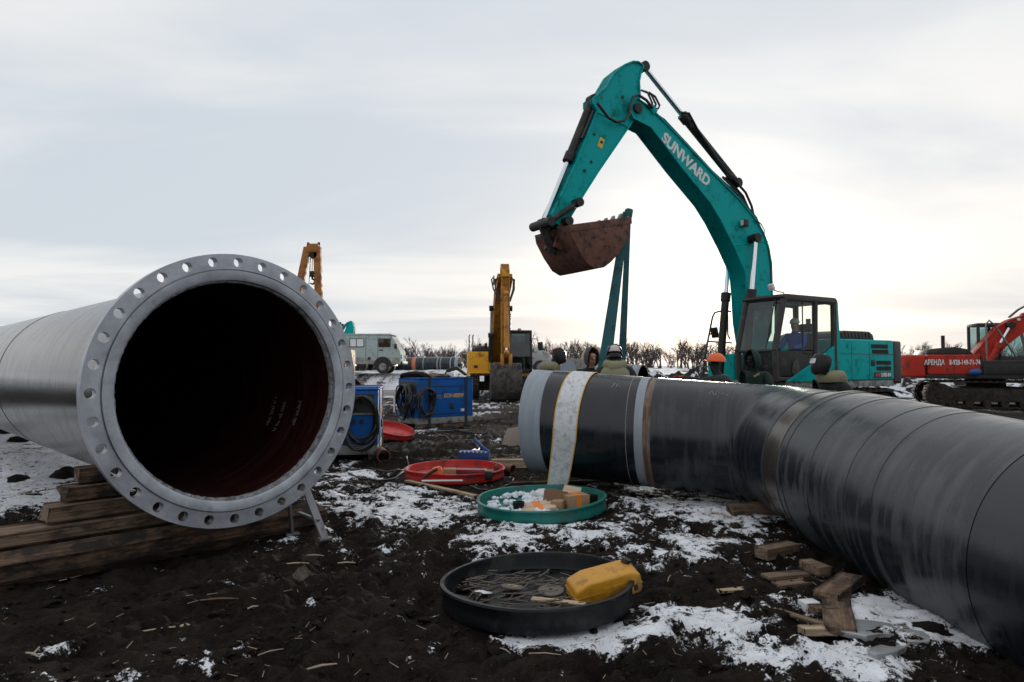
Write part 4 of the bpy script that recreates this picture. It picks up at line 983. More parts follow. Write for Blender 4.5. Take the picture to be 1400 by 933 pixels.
# marks and lamp on the boom
q_ = uw(1015, 306); lm = B().box((q_[0], VN + .06, q_[1]), (.16, .10, .16), (0, 0, 0), .02).build('work_lamp', 'dark_paint', boom); B().bx(q_[0] + .08, q_[0] + .085, VN + .02, VN + .10, q_[1] - .06, q_[1] + .06).build('lens', 'plastic_white', lm)
hs = [uw(*p) for p in ((884, 150), (910, 168), (940, 200), (975, 238), (1010, 270), (1036, 302), (1050, 335), (1054, 365), (1056, 400))]
B().tube([(u, VN - .04, w + .07) for u, w in hs], .022, 8).build('hydraulic_line', 'hose', boom)
B().tube([(u, VN - .14, w + .08) for u, w in hs], .022, 8).build('hydraulic_line', 'hose', boom)
hs = [uw(*p) for p in ((1002, 246), (1014, 258), (1026, 272), (1034, 290), (1037, 304))]
for k, v in enumerate((.02, -.06, .1)): B().tube([(u, v, w + .10 + .03 * k) for u, w in hs], .028, 8).build('hydraulic_hose', 'hose', boom)
q_ = uw(894, 150); B().box((q_[0], VN - .05, q_[1]), (.14, .12, .16), (0, .7, 0), .02).build('hose_clamp', 'teal', boom)
st_pts = [(868, 81.5), (876, 82), (883, 87), (883.5, 92), (880, 99), (878, 110), (879, 128), (877, 142), (872, 160), (863, 174), (822, 234), (803, 264), (779, 304), (770, 309), (760, 303), (757, 292), (792, 217), (819, 150), (814, 140), (814, 132), (820, 127), (831, 117), (842, 98), (857, 86)]
stick = plate_arm(teal, 'stick', [uw(*p) for p in st_pts], VN - .06, 'teal')
for px, py in ((826, 193), (816, 182), (812, 220), (803, 232), (855, 131)):
    q_ = uw(px, py); B().cyl((q_[0], VN - .10, q_[1]), (q_[0], VN - .075, q_[1]), .03, n=10).build('grease_port', 'dark_paint', stick)
q_ = uw(825.5, 194); B().box((q_[0], VN - .088, q_[1]), (.11, .008, .20), (0, R(-20), 0)).build('warning_sticker', 'yellow_sticker', stick, 0)
# weld seams, scuffs and sagging hoses
for a_, c_ in (((1003, 336), (1051, 330)), ((931, 228), (945, 205))):
    p_, q_ = uw(*a_), uw(*c_); B().tube([(p_[0], VN - .028, p_[1]), (q_[0], VN - .028, q_[1])], .012, 6).build('weld_seam', 'teal', boom)
p_, q_ = uw(862, 172), uw(820, 152); B().tube([(p_[0], VN - .088, p_[1]), (q_[0], VN - .088, q_[1])], .012, 6).build('weld_seam', 'teal', stick)
for k, dv_ in enumerate((-.16, -.05, .06)):
    hh = [uw(*p, 0) for p in ((884, 120 + 4 * k), (893, 124 + 5 * k), (899, 138 + 4 * k), (897, 150), (889, 152))]
    B().tube([(u, dv_, w) for u, w in hh], .022, 8).build('hydraulic_hose', 'hose', boom)
hh = [uw(*p, .3) for p in ((1034, 300), (1043, 305), (1049, 316), (1045, 322))]; B().tube([(u, .24, w) for u, w in hh], .012, 6).build('lamp_wire', 'hose', boom)
# rams
a, c = uw(1007, 258, 0), uw(880, 92, 0); ram(teal, (a[0], a[1] + .12), c, 0.0, .60, .085, .052)
a, c = uw(815, 139, 0), uw(742, 306, 0); ram(teal, (a[0] + .10, a[1]), c, 0.0, .50, .08, .045)
q1 = uw(1033, 326, .36)
for v in (.36, -.36): ram(teal, (1.72, 1.15), q1, v, .62, .085, .05)
for v in (.30, -.30): pass
B().cyl((q1[0], -.44, q1[1]), (q1[0], .44, q1[1]), .09, n=16).build('ram_pin', 'dark_paint', boom)
hh = [uw(*p, VN + .05) for p in ((817, 141), (824, 150), (832, 161), (843, 167), (854, 165), (861, 156), (862, 143), (866, 133), (873, 130), (884, 137), (893, 148))]
B().tube([(u, VN + .04, w) for u, w in hh], .028, 8).build('hydraulic_hose', 'hose', stick)
hh = [uw(*p, 0) for p in ((926, 160), (937, 161), (950, 185), (975, 222), (990, 241), (1002, 250), (1008, 262))]
B().tube([(u, .1, w + .06) for u, w in hh], .024, 8).build('hydraulic_hose', 'hose', boom)
hh = [uw(*p, .1) for p in ((811, 152), (803, 172), (795, 190))]
B().tube([(u, .1, w) for u, w in hh], .03, 8).build('hydraulic_line', 'hose', stick)
# bucket with link
HB2 = .55
cur = [uw(*p, HB2) for p in ((862, 297), (856, 330), (846, 346), (834, 359), (825, 366), (813, 368), (802, 361), (790, 342), (779, 320), (777, 308))]
hinge = uw(770, 305, .1)
bk = bucket(teal, cur, hinge, HB2, 'rusty', 'bucket_inside', 'rusty')
u0, w0 = uw(741, 307, 0); u1, w1 = uw(780, 281, 0)
for v in (.24, -.24): B().tube([(u0, v, w0), (u1, v, w1)], .055, 8).build('link_arm', 'dark_paint', bk)
e0 = cur[-3]; B().tube([(u0, 0, w0), (e0[0] + .16, 0, e0[1] + .02)], .09, 10).build('bucket_link', 'dark_paint', bk)
for p_ in ((u0, w0), (u1, w1), hinge): B().cyl((p_[0], -.32, p_[1]), (p_[0], .32, p_[1]), .085, n=14).build('pin', 'dark_paint', bk)
for v in (.15, -.15): B().prism([cur[-1], cur[-2], cur[-3], (e0[0] + .26, e0[1] + .1), (hinge[0] + .1, hinge[1] - .02)], v - .03, v + .03, .008).build('bucket_ear', 'rusty', bk)

# short spool hanging in the sling, and the sling itself
def tow(u, v, w): return FT.o + FT.f * u + FT.l * v + Vector((0, 0, w))
tooth = tow(cur[0][0] - .03, HB2 - .1, cur[0][1] + .12)
SP = Vector((at(846, 500, 12.75).x, 12.75, 0.86)); spa = R(-24); SD = Vector((math.cos(spa), math.sin(spa), 0)); SN = Vector((-math.sin(spa), math.cos(spa), 0))
spool = thing('pipe_spool', 'short black pipe with white end bands hanging in the sling', 'pipe', SP, spa)
def xr(r, x, n=72): return [(x, r * math.sin(2 * PI * k / n), r * math.cos(2 * PI * k / n)) for k in range(n)]
uv_tube('coating', [xr(.61, x) for x in (-.30, 0, .30)], 'coat_clean', spool, [-.3, 0, .3], 50)
for x0, x1 in ((-.46, -.30), (.30, .46)): uv_tube('end_band', [xr(.605, x0), xr(.605, x1)], 'band_white' if 'band_white' in MATS else 'band_grey', spool, [x0, x1], 50)
uv_tube('inside_wall', [xr(.588, x) for x in (-.46, .46)], 'cap_black', spool, [-.46, .46], 50)
for x in (-.46, .46): uv_tube('rim', [xr(.605, x), xr(.588, x)], 'grey_steel', spool, [0, .02], 30)
sg = thing('lifting_sling', 'teal webbing sling hanging from the bucket teeth', 'sling', (tooth.x, tooth.y, 0))
base = Vector(sg.location)
def webbing(p0, p1, w0_, w1_, twist0, twist1):
    bl = B(); prev = None; n = 18
    for i in range(n + 1):
        f_ = i / n; c = p0.lerp(p1, f_); tw = twist0 + (twist1 - twist0) * f_; wd = (w0_ + (w1_ - w0_) * f_) / 2
        d = Vector((math.cos(tw), math.sin(tw), 0)); n_ = Vector((-math.sin(tw), math.cos(tw), 0)) * .006
        cu = [bl.bm.verts.new(v - base) for v in (c - d * wd - n_, c + d * wd - n_, c + d * wd + n_, c - d * wd + n_)]
        if prev:
            for k in range(4): bl.bm.faces.new((prev[k], prev[(k + 1) % 4], cu[(k + 1) % 4], cu[k]))
        else: bl.bm.faces.new(cu)
        prev = cu
    bl.bm.faces.new(prev[::-1]); return bl.build('webbing', 'sling', sg, 40)
webbing(tooth + Vector((-.04, 0, 0)), SP - SN * .63 + SD * (-.18), .13, .26, .3, -.2)
webbing(tooth + Vector((.02, .06, 0)), SP + SN * .63 + SD * (-.02) - Vector((.12, 0, 0)), .16, .18, .9, .4)
bl = B(); prev = None      # belly of the loop under the spool
for i in range(21):
    th = PI / 2 + PI * i / 20; c = SP + SN * (-math.sin(th - PI) * 0) ; 
    a_ = PI * i / 20; o_ = -SN * math.cos(a_) * .63 - Vector((0, 0, 1)) * math.sin(a_) * .63; p_ = SP + SD * (-.18 + .18 * i / 20) + o_
    cu = [bl.bm.verts.new(p_ + SD * w_ + o_.normalized() * e_ - base) for w_, e_ in ((-.12, 0), (.12, 0), (.12, .01), (-.12, .01))]
    if prev:
        for k in range(4): bl.bm.faces.new((prev[k], prev[(k + 1) % 4], cu[(k + 1) % 4], cu[k]))
    prev = cu
bl.build('webbing', 'sling', sg, 40)
B().box(tooth - base + Vector((0, 0, -.04)), (.13, .14, .2), (0, .2, .4), .04).build('sling_eye', 'sling', sg)

# generic upper works for the other diggers
def upper(root, paint, top=2.05, near=1, cabmat='pane_dark', cabframe='cab_frame', split=True, lean=None):
    B().bx(-2.2, 1.5, -1.3, 1.3, 1.0, 1.14, .02).build('platform', 'dark_paint', root)
    B().bx(-2.15, -.55, -1.3, 1.3, 1.14, top, .06, 3).build('body', paint, root)
    B().bx(-.55, 1.3, -1.3, -.42, 1.14, 1.62, .05, 3).build('tool_box', 'dark_paint' if split else paint, root)
    B().prism([(p[0], p[1]) for p in cwp], 1.05, top, .08, 'z', 3).build('counterweight', paint, root)
    B().prism([(-2.1, top), (-2.0, top + .2), (-1.2, top + .28), (-.8, top + .2), (-.6, top)], -.9, .7, .05).build('engine_hood', 'dark_paint', root)
    B().cyl((-1.5, -.7, 2.0), (-1.5, -.7, 2.5), .06, n=10).build('exhaust', 'dark_paint', root)
    c = B().bx(-.1, 1.75, .35, 1.35, 1.14, 1.3, .03).build('cab', cabframe, root)
    B().bx(-.12, 1.66, .33, 1.37, 2.86, 2.98, .05, 3).build('cab_roof', cabframe, c)
    for v in (.38, 1.32):
        for a, b_ in (((1.74, 1.2), (1.78, 1.8)), ((1.78, 1.8), (1.58, 2.9)), ((.6, 1.2), (.6, 2.9)), ((-.06, 1.2), (-.06, 2.9))): B().tube([(a[0], v, a[1]), (b_[0], v, b_[1])], .055, 8).build('cab_post', cabframe, c)
        pane('side_window', [(.64, v, 1.8), (1.72, v, 1.8), (1.54, v, 2.84), (.64, v, 2.84)], cabmat, c); pane('side_window', [(-.02, v, 1.5), (.56, v, 1.5), (.56, v, 2.84), (-.02, v, 2.84)], cabmat, c)
        B().bx(-.06, 1.72, v - .02, v + .02, 1.2, 1.5 if v > 1 else 1.78, .01).build('door_panel', cabframe, c)
    pane('windscreen', [(1.79, .43, 1.85), (1.79, 1.27, 1.85), (1.59, 1.27, 2.84), (1.59, .43, 2.84)], cabmat, c)
    pane('lower_windscreen', [(1.75, .43, 1.3), (1.75, 1.27, 1.3), (1.785, 1.27, 1.8), (1.785, .43, 1.8)], cabmat, c)
    pane('rear_window', [(-.06, .43, 1.85), (-.06, 1.27, 1.85), (-.06, 1.27, 2.84), (-.06, .43, 2.84)], cabmat, c)
    B().tube([(1.79, .4, 1.82), (1.79, 1.3, 1.82)], .03, 8).build('front_bar', cabframe, c)
    B().bx(.36, .86, .62, 1.1, 1.3, 1.7, .05).bx(.26, .40, .62, 1.1, 1.65, 2.3, .06).build('seat', 'seat_cloth', c)
    return c
def under(root, turn):
    e = bpy.data.objects.new('undercarriage', None); COL.objects.link(e); e.parent = root; e.rotation_euler = (0, 0, turn)
    for v in (1.12, -1.12): crawler(e, v, 2.05)
    B().cyl((0, 0, .7), (0, 0, 1.02), .6, n=24).bx(-.9, .9, -1.0, 1.0, .35, .72, .05).build('turntable', 'track', e)
    return e

# red excavator, tail to the left, arm running out of the picture at right
FR = Frame((1346 - 700) / FPX * 24.2, 24.2, R(-16))
red = thing('red_excavator', 'dirty red crawler excavator with white phone lettering, parked at right', 'excavator', FR.o, FR.rz)
under(red, R(-6)); upper(red, 'red_machine', top=1.82, cabmat='pane_teal')
B().bx(-.56, -.5, -1.31, -.5, 1.2, 1.78, .01).build('panel_seam', 'dark_paint', red)
B().bx(-1.36, -1.345, -1.312, -1.3, 1.16, 1.78).build('panel_seam', 'decal_black', red, 0)
B().bx(-.5, .9, -1.34, -1.28, 1.14, 1.5, .02).build('side_step', 'dark_paint', red)
put_text('АРЕНДА', .24, (-1.95, -1.318, 1.55), (1, 0, 0), (0, -1, 0), 'white_paint', red, .006, fit=.62)
put_text('8-928-149-71-74', .24, (-1.04, -1.318, 1.55), (1, 0, 0), (0, -1, 0), 'white_paint', red, .006, fit=.92)
B().tube([(-.35, -1.2, 1.6), (-.35, -1.2, 2.85), (-.25, -1.2, 2.98), (-.12, -1.2, 2.85), (.55, -1.1, 1.75)], .03, 8).build('handrail', 'grey_steel', red)
rag = B().lump((0, 0, 0), (.22, .1, .13), .15, 2, 3).build('rag', 'tool_blue'); rag.location = FR.o + FR.f * -.75 + FR.l * -1.4 + Vector((0, 0, 1.22)); tag(rag, 'bright blue rag on the step of the red excavator', 'rag')
ru = lambda px, py, v=-.25: FR.uw(px, py, v)
bp_ = [ru(*p) for p in ((1329, 486), (1352, 460), (1364, 447), (1381, 437), (1400, 431), (1422, 430), (1450, 440), (1475, 462))] + [ru(*p) for p in ((1468, 474), (1444, 457), (1415, 452), (1398, 456), (1380, 470), (1366, 484), (1352, 494), (1336, 500))]
rboom = plate_arm(red, 'boom', bp_, .25, 'red_machine')
B().prism([ru(1331, 497), ru(1358, 478), ru(1352, 494), ru(1340, 506)], -.27, .27, .01).build('boom_foot', 'red_machine', rboom)
q1 = ru(1382, 445, -.38)
for v in (-.38, .38): ram(red, ru(1342, 512, -.38), q1, v, .62, .10, .055, 'red_machine')
B().cyl((q1[0], -.48, q1[1]), (q1[0], .48, q1[1]), .12, n=14).build('ram_pin', 'dark_paint', rboom)
q_ = ru(1392, 437); B().cyl((q_[0], -.3, q_[1]), (q_[0], -.24, q_[1]), .05, n=10).build('work_lamp', 'plastic_white', rboom)
tip = ru(1472, 468, 0); sp_ = [(tip[0] - .25, tip[1] + .5), (tip[0] + .15, tip[1] + .45), (tip[0] + .2, tip[1] - .3), (tip[0] - .35, 1.1), (tip[0] - .6, 1.15), (tip[0] - .35, tip[1] - .2)]
plate_arm(red, 'stick', sp_, .18, 'red_machine')
hx = tip[0] - .45
bucket(red, [(hx - 1.0, .12), (hx - .9, .5), (hx - .55, .85), (hx - .1, .9), (hx + .1, 1.05)][::1], (hx, 1.12), .5, 'worn_bucket', 'bucket_inside')
ram(red, ru(1400, 432, 0), (tip[0] - .1, tip[1] + .42), 0, .6, .09, .05, 'red_machine')
for k in (0, .09): B().tube([(ru(1380, 436, 0)[0], k, ru(1380, 436, 0)[1] + .05), (ru(1392, 424, 0)[0], k, ru(1392, 424, 0)[1]), (ru(1410, 414, 0)[0], k, ru(1410, 414, 0)[1]), (ru(1440, 424, 0)[0], k, ru(1440, 424, 0)[1])], .03, 6).build('hydraulic_hose', 'hose', rboom)

# yellow excavator facing the camera
FY = Frame((680 - 700) / FPX * 31.0, 31.0, R(-90 + 6))
yel = thing('yellow_excavator', 'yellow crawler excavator facing the camera, bucket rested on the ground', 'excavator', FY.o, FY.rz)
under(yel, R(-4)); upper(yel, 'yellow_machine', cabframe='dark_paint', cabmat='pane_dark', split=False)
B().bx(1.2, 1.6, .4, 1.36, 1.02, 1.3, .03).build('cab_base', 'yellow_machine', yel); B().bx(.9, 1.42, -1.38, -.5, 1.14, 2.05, .05).build('front_box', 'yellow_machine', yel)
B().box((1.425, -1.05, 1.4), (.01, .16, .12)).build('maker_plate', 'decal_black', yel, 0)
B().bx(1.3, 1.5, -1.4, -.42, 1.02, 1.16, .02).build('front_step', 'yellow_machine', yel)
for v in (-1.32, -1.16): B().tube([(.9, v, 1.9), (.9, v, 2.75), (.9, v + .04, 2.8)], .025, 6).build('handrail', 'dark_paint', yel)
B().ball((.3, -.7, 2.1), (.3, .5, .25), 12, 8).build('fuel_hump', 'dark_paint', yel); B().cyl((.5, -.55, 2.05), (.5, -.55, 2.45), .06, n=10).build('beacon', 'dark_paint', yel)
mr_ = B().tube([(1.7, 1.3, 2.6), (1.75, 1.6, 2.6), (1.75, 1.62, 2.2)], .02, 6).build('mirror_arm', 'dark_paint', yel); B().box((1.76, 1.72, 2.28), (.06, .2, .36), (0, 0, 0), .02).build('mirror', 'dark_paint', mr_)
B().cyl((1.4, .85, 2.98), (1.4, .85, 3.06), .08, n=10).build('roof_lamp', 'orange_tape', yel)
yb = [(.1, 1.75), (.35, 2.3), (1.2, 3.9), (1.75, 4.5), (2.4, 4.85), (3.6, 5.15), (3.75, 5.0), (3.6, 4.8), (2.6, 4.4), (2.05, 4.0), (1.6, 3.4), (.9, 1.9), (.6, 1.6)]
yboom = plate_arm(yel, 'boom', [(u, w) for u, w in yb], .30, 'orange_arm')
ys = [(3.35, 5.38), (3.6, 5.55), (3.85, 5.25), (3.9, 4.6), (4.05, 1.75), (3.9, 1.65), (3.75, 1.75), (3.45, 4.4), (3.3, 5.0)]
plate_arm(yel, 'stick', ys, .17, 'orange_arm')
B().bx(3.86, 3.94, -.14, .14, 5.0, 5.3, .02).build('tip_block', 'yellow_machine', yel)
ram(yel, (1.9, 4.75), (3.45, 5.42), 0, .6, .09, .05, 'orange_arm'); ram(yel, (4.05, 4.3), (4.28, 1.95), 0, .9, .09, .05, 'orange_arm')
for v in (.4, -.4): ram(yel, (1.1, 1.2), (1.75, 3.9), v, .6, .1, .055, 'dark_paint' if v > 0 else 'dark_paint')
for v, o_ in ((-.32, .0), (-.40, .12), (.30, .05), (.26, -.05)): B().tube([(3.9, v * .6, 4.0), (3.8, v * 1.2, 4.5), (3.6, v * 1.35, 4.9), (3.1, v, 5.0 + o_), (2.3, v * .9, 4.85)], .03, 6).build('hydraulic_hose', 'hose', yboom)
B().tube([(4.2, .16, 1.9), (4.25, .16, 1.6), (4.1, .16, 1.3)], .07, 8).tube([(4.2, -.16, 1.9), (4.25, -.16, 1.6), (4.1, -.16, 1.3)], .07, 8).build('link_arm', 'orange_arm', yel)
bucket(yel, [(3.35, .06), (3.7, .05), (4.1, .12), (4.38, .4), (4.48, .8), (4.42, 1.2), (4.2, 1.5), (3.98, 1.55)], (3.95, 1.75), .58, 'worn_bucket', 'bucket_inside')

# teal excavator far behind the van: only the elbow of its arm rises over the roof
FF = Frame((470 - 700) / FPX * 52, 52, R(178), 1.0)
ft = thing('teal_excavator', 'distant teal excavator hidden behind the van, only arm elbow showing', 'excavator', FF.o, FF.rz)
under(ft, 0); upper(ft, 'teal')
fu = lambda px, py: FF.uw(px, py, 0)
plate_arm(ft, 'boom', [fu(*p) for p in ((484.5, 457), (485, 447), (483, 441), (480, 439), (477, 441), (474, 449), (466, 470), (460, 488), (468, 488), (478, 470))], .25, 'teal')
e0 = fu(476, 444); plate_arm(ft, 'stick', [(e0[0], e0[1] + .2), (e0[0] + .9, e0[1] - .6), (e0[0] + 1.7, 1.2), (e0[0] + 1.4, 1.2), (e0[0] + .6, e0[1] - .8)], .18, 'teal')
ram(ft, (fu(470, 455)[0], fu(470, 455)[1] + .5), (e0[0] + .6, e0[1] + .1), 0, .5, .08, .05)

# side-boom crane behind the flange: A-frame, pulley block and hook
cy_, cpx = 27.0, 424
pc = at(cpx, 500, cy_); crane = thing('pipelayer_crane', 'rust orange A-frame crane boom with black hook behind the flange', 'crane', (pc.x, cy_, 0))
for v in (1.0, -1.0): crawler(crane, v, 1.9)
B().bx(-1.4, 1.6, -.9, .9, .7, 2.1, .1).bx(-1.5, -.2, -.7, .7, 2.1, 3.0, .1).build('body', 'orange_frame', crane)
top = at(425, 337, cy_) - crane.location
for pxb, side, pxt in ((403, 'l', 421), (436.5, 'r', 434)):
    b_ = at(pxb, 425, cy_) - crane.location; t_ = at(pxt, 338, cy_) - crane.location
    d = (b_ - t_); e_ = t_ + d * 1.9
    bl = B(); n_ = Vector((1, 0, 0)) * .14; k_ = Vector((0, 1, 0)) * .12
    bl.hexa([e_ - n_ - k_, e_ + n_ - k_, e_ + n_ + k_, e_ - n_ + k_, t_ - n_ - k_, t_ + n_ - k_, t_ + n_ + k_, t_ - n_ + k_], .02); bl.build('boom_leg', 'orange_frame', crane)
def cb(px, py): return at(px, py, cy_) - crane.location
B().hexa([cb(419, 346) + Vector((0, -.15, 0)), cb(437, 346) + Vector((0, -.15, 0)), cb(437, 346) + Vector((0, .15, 0)), cb(419, 346) + Vector((0, .15, 0)), cb(421, 334) + Vector((0, -.15, 0)), cb(436.5, 334) + Vector((0, -.15, 0)), cb(436.5, 334) + Vector((0, .15, 0)), cb(421, 334) + Vector((0, .15, 0))], .03).build('boom_head', 'orange_frame', crane)
B().cyl(cb(429, 349) + Vector((0, -.12, 0)), cb(429, 349) + Vector((0, .12, 0)), .16, n=14).build('pulley', 'dark_paint', crane)
for px in (424.5, 427, 430): B().tube([cb(px + .5, 350), cb(px - (2 if px < 425 else 0), 392 if px < 425 else 372)], .02, 6).build('wire_rope', 'grey_steel', crane)
bl = B().hexa([cb(424, 379) + Vector((0, -.1, 0)), cb(430.5, 379) + Vector((0, -.1, 0)), cb(430.5, 379) + Vector((0, .1, 0)), cb(424, 379) + Vector((0, .1, 0)), cb(424.5, 371) + Vector((0, -.1, 0)), cb(430, 371) + Vector((0, -.1, 0)), cb(430, 371) + Vector((0, .1, 0)), cb(424.5, 371) + Vector((0, .1, 0))], .03).build('hook_block', 'dark_paint', crane)
c = cb(427, 384.5); hp = [c + Vector((0.0, 0, .2)), c + Vector((0, 0, .08))] + [c + Vector((math.sin(a) * .1, 0, -.02 + math.cos(a) * .1)) for a in np.linspace(.2, 4.2, 9)]
B().tube(hp, [.04] * 8 + [.035, .028, .015], 8).build('hook', 'dark_paint', crane)
for p_ in ((421.5, 333), (436, 333)): B().cyl(cb(p_[0], p_[1] + 2), cb(p_[0], p_[1] - 1.2), .05, n=8).build('head_pin', 'dark_paint', crane)

# ------------------------------------------------------------------ grey van on the bank
VY = 38.0; vx1 = at(553, 500, VY).x; vz = hz(at(520, 500, VY).x, VY) 
van = thing('grey_van', 'muddy light grey minibus van parked on the bank', 'van', (vx1 - 2.2, VY, vz), R(0))
vs = at(500, 458, VY).z - vz
S_ = vs / 2.1
prof = [(-2.2, .5), (-2.22, 1.3), (-2.15, 1.95), (-2.0, 2.06), (1.5, 2.06), (1.66, 1.98), (1.95, 1.36), (2.1, 1.2), (2.16, .6), (2.12, .5)]
B().prism([(u * 1.0, w * S_) for u, w in prof], -.95, .95, .09, seg=3).build('body', 'van_grey', van)
B().prism([(u, w * S_) for u, w in ((-2.1, 2.05), (-2.05, 2.12), (1.55, 2.12), (1.66, 2.05))], -.98, .98, .02).build('roof', 'plastic_white' if False else 'van_grey', van)
B().bx(-2.18, 2.1, -.957, .957, .5 * S_, .86 * S_, .03).build('mud_splash', 'van_mud', van)
for u in (-1.2, 1.17):
    for v in (-.86, .86):
        w_ = B().cyl((u, v - .11, .37), (u, v + .11, .37), .37, n=22).build('wheel', 'black_rubber', van); B().cyl((u, v - .12, .37), (u, v + .12, .37), .2, n=16).build('rim', 'gen_skirt', w_)
    B().prism([(u + .5 * math.cos(a), .42 + .5 * math.sin(a)) for a in np.linspace(0, PI, 12)], -.962, .962).build('wheel_arch', 'decal_black', van)
for a, c_, nm in ((-1.7, -.85, 'side_window'), (-.6, .12, 'side_window'), (.97, 1.55, 'front_window')):
    fr_ = B().bx(a - .04, c_ + .04, -.972, -.95, 1.40 * S_, 1.86 * S_, .01).build('window_frame', 'decal_black', van)
    pane('window_pane', [(a, -.974, 1.44 * S_), (c_, -.974, 1.44 * S_), (c_ - (0 if nm != 'front_window' else .06), -.974, 1.83 * S_), (a, -.974, 1.83 * S_)], 'plastic_white' if a == -.6 else 'pane_dark', fr_)
B().bx(-.28, -.24, -.978, -.96, 1.42 * S_, 1.85 * S_).build('window_divider', 'decal_black', van, 0)
pane('windscreen', [(1.73, -.8, 1.86 * S_), (1.94, -.82, 1.42 * S_), (1.94, .82, 1.42 * S_), (1.73, .8, 1.86 * S_)], 'pane_dark', van)
for u in (-.6, .97): B().bx(u, u + .22, -.975, -.95, 1.22 * S_, 1.27 * S_, .008).build('door_handle', 'decal_black', van)
for u in (.25, .9): B().bx(u - .008, u + .008, -.958, -.94, .62 * S_, 1.95 * S_).build('door_seam', 'dark_paint', van, 0)
B().cyl((.43, -.97, .8 * S_), (.43, -.94, .8 * S_), .08, n=12).build('fuel_cap', 'decal_black', van)
B().bx(2.08, 2.24, -.9, .9, .5, .66, .03).build('bumper', 'dark_paint', van); B().bx(1.82, 1.98, -1.14, -1.0, 1.35, 1.6, .03).build('mirror', 'dark_paint', van)
for v in (-.68, .68): B().cyl((2.05, v, .92), (2.18, v, .92), .11, n=12).build('headlight', 'gen_skirt', van)

# silver car behind the yellow digger
cY = 38.0; cx0 = at(700, 500, cY).x; cz = hz(cx0, cY)
car = thing('silver_car', 'silver off-road car half hidden behind the yellow excavator', 'car', (at(724, 500, cY).x, cY, cz))
cpf = [(-2.2, .45), (-2.25, 1.0), (-2.05, 1.1), (-1.75, 1.7), (-.2, 1.75), (.55, 1.25), (1.15, 1.15), (1.18, .85), (1.1, .45)]
B().prism(cpf, -.9, .9, .08, seg=3).build('body', 'silver_car', car)
for u in (-1.5, .55):
    for v in (-.82, .82): w_ = B().cyl((u, v - .11, .36), (u, v + .11, .36), .36, n=20).build('wheel', 'black_rubber', car); B().cyl((u, v - .12, .36), (u, v + .12, .36), .2, n=14).build('rim', 'grey_steel', w_)
pane('front_window', [(-.75, -.905, 1.12), (.42, -.905, 1.16), (-.18, -.905, 1.62), (-.75, -.905, 1.62)], 'pane_dark', car); pane('rear_window', [(-1.9, -.905, 1.12), (-.82, -.905, 1.12), (-.82, -.905, 1.62), (-1.68, -.905, 1.62)], 'pane_dark', car)
pane('windscreen', [(-.1, -.75, 1.69), (.5, -.78, 1.29), (.5, .78, 1.29), (-.1, .75, 1.69)], 'pane_dark', car)
B().bx(.2, .36, -1.05, -.9, 1.15, 1.28, .03).build('mirror', 'silver_car', car); B().bx(1.08, 1.22, -.85, .85, .48, .68, .03).build('bumper', 'dark_paint', car); B().bx(-.79, -.775, -.915, -.9, .5, 1.65).build('door_seam', 'decal_black', car, 0)
for v in (-.65, .65): B().bx(1.1, 1.2, v - .15, v + .15, .8, .95, .02).build('headlight', 'plastic_white', car)

# far pipe lying on the field, dark mouth to the right
fY = 60.0; a_ = at(628, 498, fY); fz = a_.z
fpipe = thing('far_pipe', 'long dark pipe with orange ring lying beyond the van', 'pipe', (a_.x, fY, fz - .0), R(-12))
def far_tube(nm, x0, x1, r, mt): uv_tube(nm, [xr(r, x, 40) for x in (x0, x1)], mt, fpipe, [x0, x1], 50)
far_tube('coating', -12, 0, .62, 'coat_black'); far_tube('inside_wall', -12, 0, .56, 'cap_black'); uv_tube('rim', [xr(.62, .0, 40), xr(.56, .0, 40)], 'band_grey', fpipe, [0, .02], 30)
for x0, x1, mt in ((-4.2, -3.85, 'band_orange'), (-3.2, -3.12, 'band_grey'), (-1.9, -1.8, 'band_grey'), (-1.6, -1.52, 'band_grey'), (-.7, -.6, 'band_grey'), (-.28, 0.0, 'band_grey')): far_tube('paint_ring', x0, x1, .628, mt)
for x in (-9, -3): 
    o = B().bx(-1, 1, -.15, .15, -.3, .0, .02).build('support_beam', 'timber_muddy'); p_ = fpipe.matrix_basis @ Vector((x, 0, -.62)); o.location = p_; o.rotation_euler = (0, 0, R(78)); tag(o, ['left timber under the far orange ringed pipe', 'right timber under the far orange ringed pipe'][x > -5], 'beam')
cabn = thing('site_cabin', 'low pale green cabin far off above the orange ringed pipe', 'cabin', (at(600, 490, 85).x, 85, 1.0))
B().bx(-1.3, 1.3, -1, 1, 0, 1.35, .03).build('wall', 'cabin_paint', cabn); B().prism([(-1.4, 1.35), (1.4, 1.35), (0, 1.6)], -1.1, 1.1).build('roof', 'concrete', cabn); B().bx(-.5, .1, -1.02, -.99, .5, 1.0).build('window', 'decal_black', cabn, 0)
cabn = thing('site_cabin', 'smaller pale cabin far off just right of the van', 'cabin', (at(577, 490, 85).x, 85, 1.0))
B().bx(-.35, .35, -.6, .6, 0, 1.55, .03).build('wall', 'plastic_white', cabn); B().bx(-.4, .4, -.65, .65, 1.55, 1.65, .02).build('roof', 'concrete', cabn)
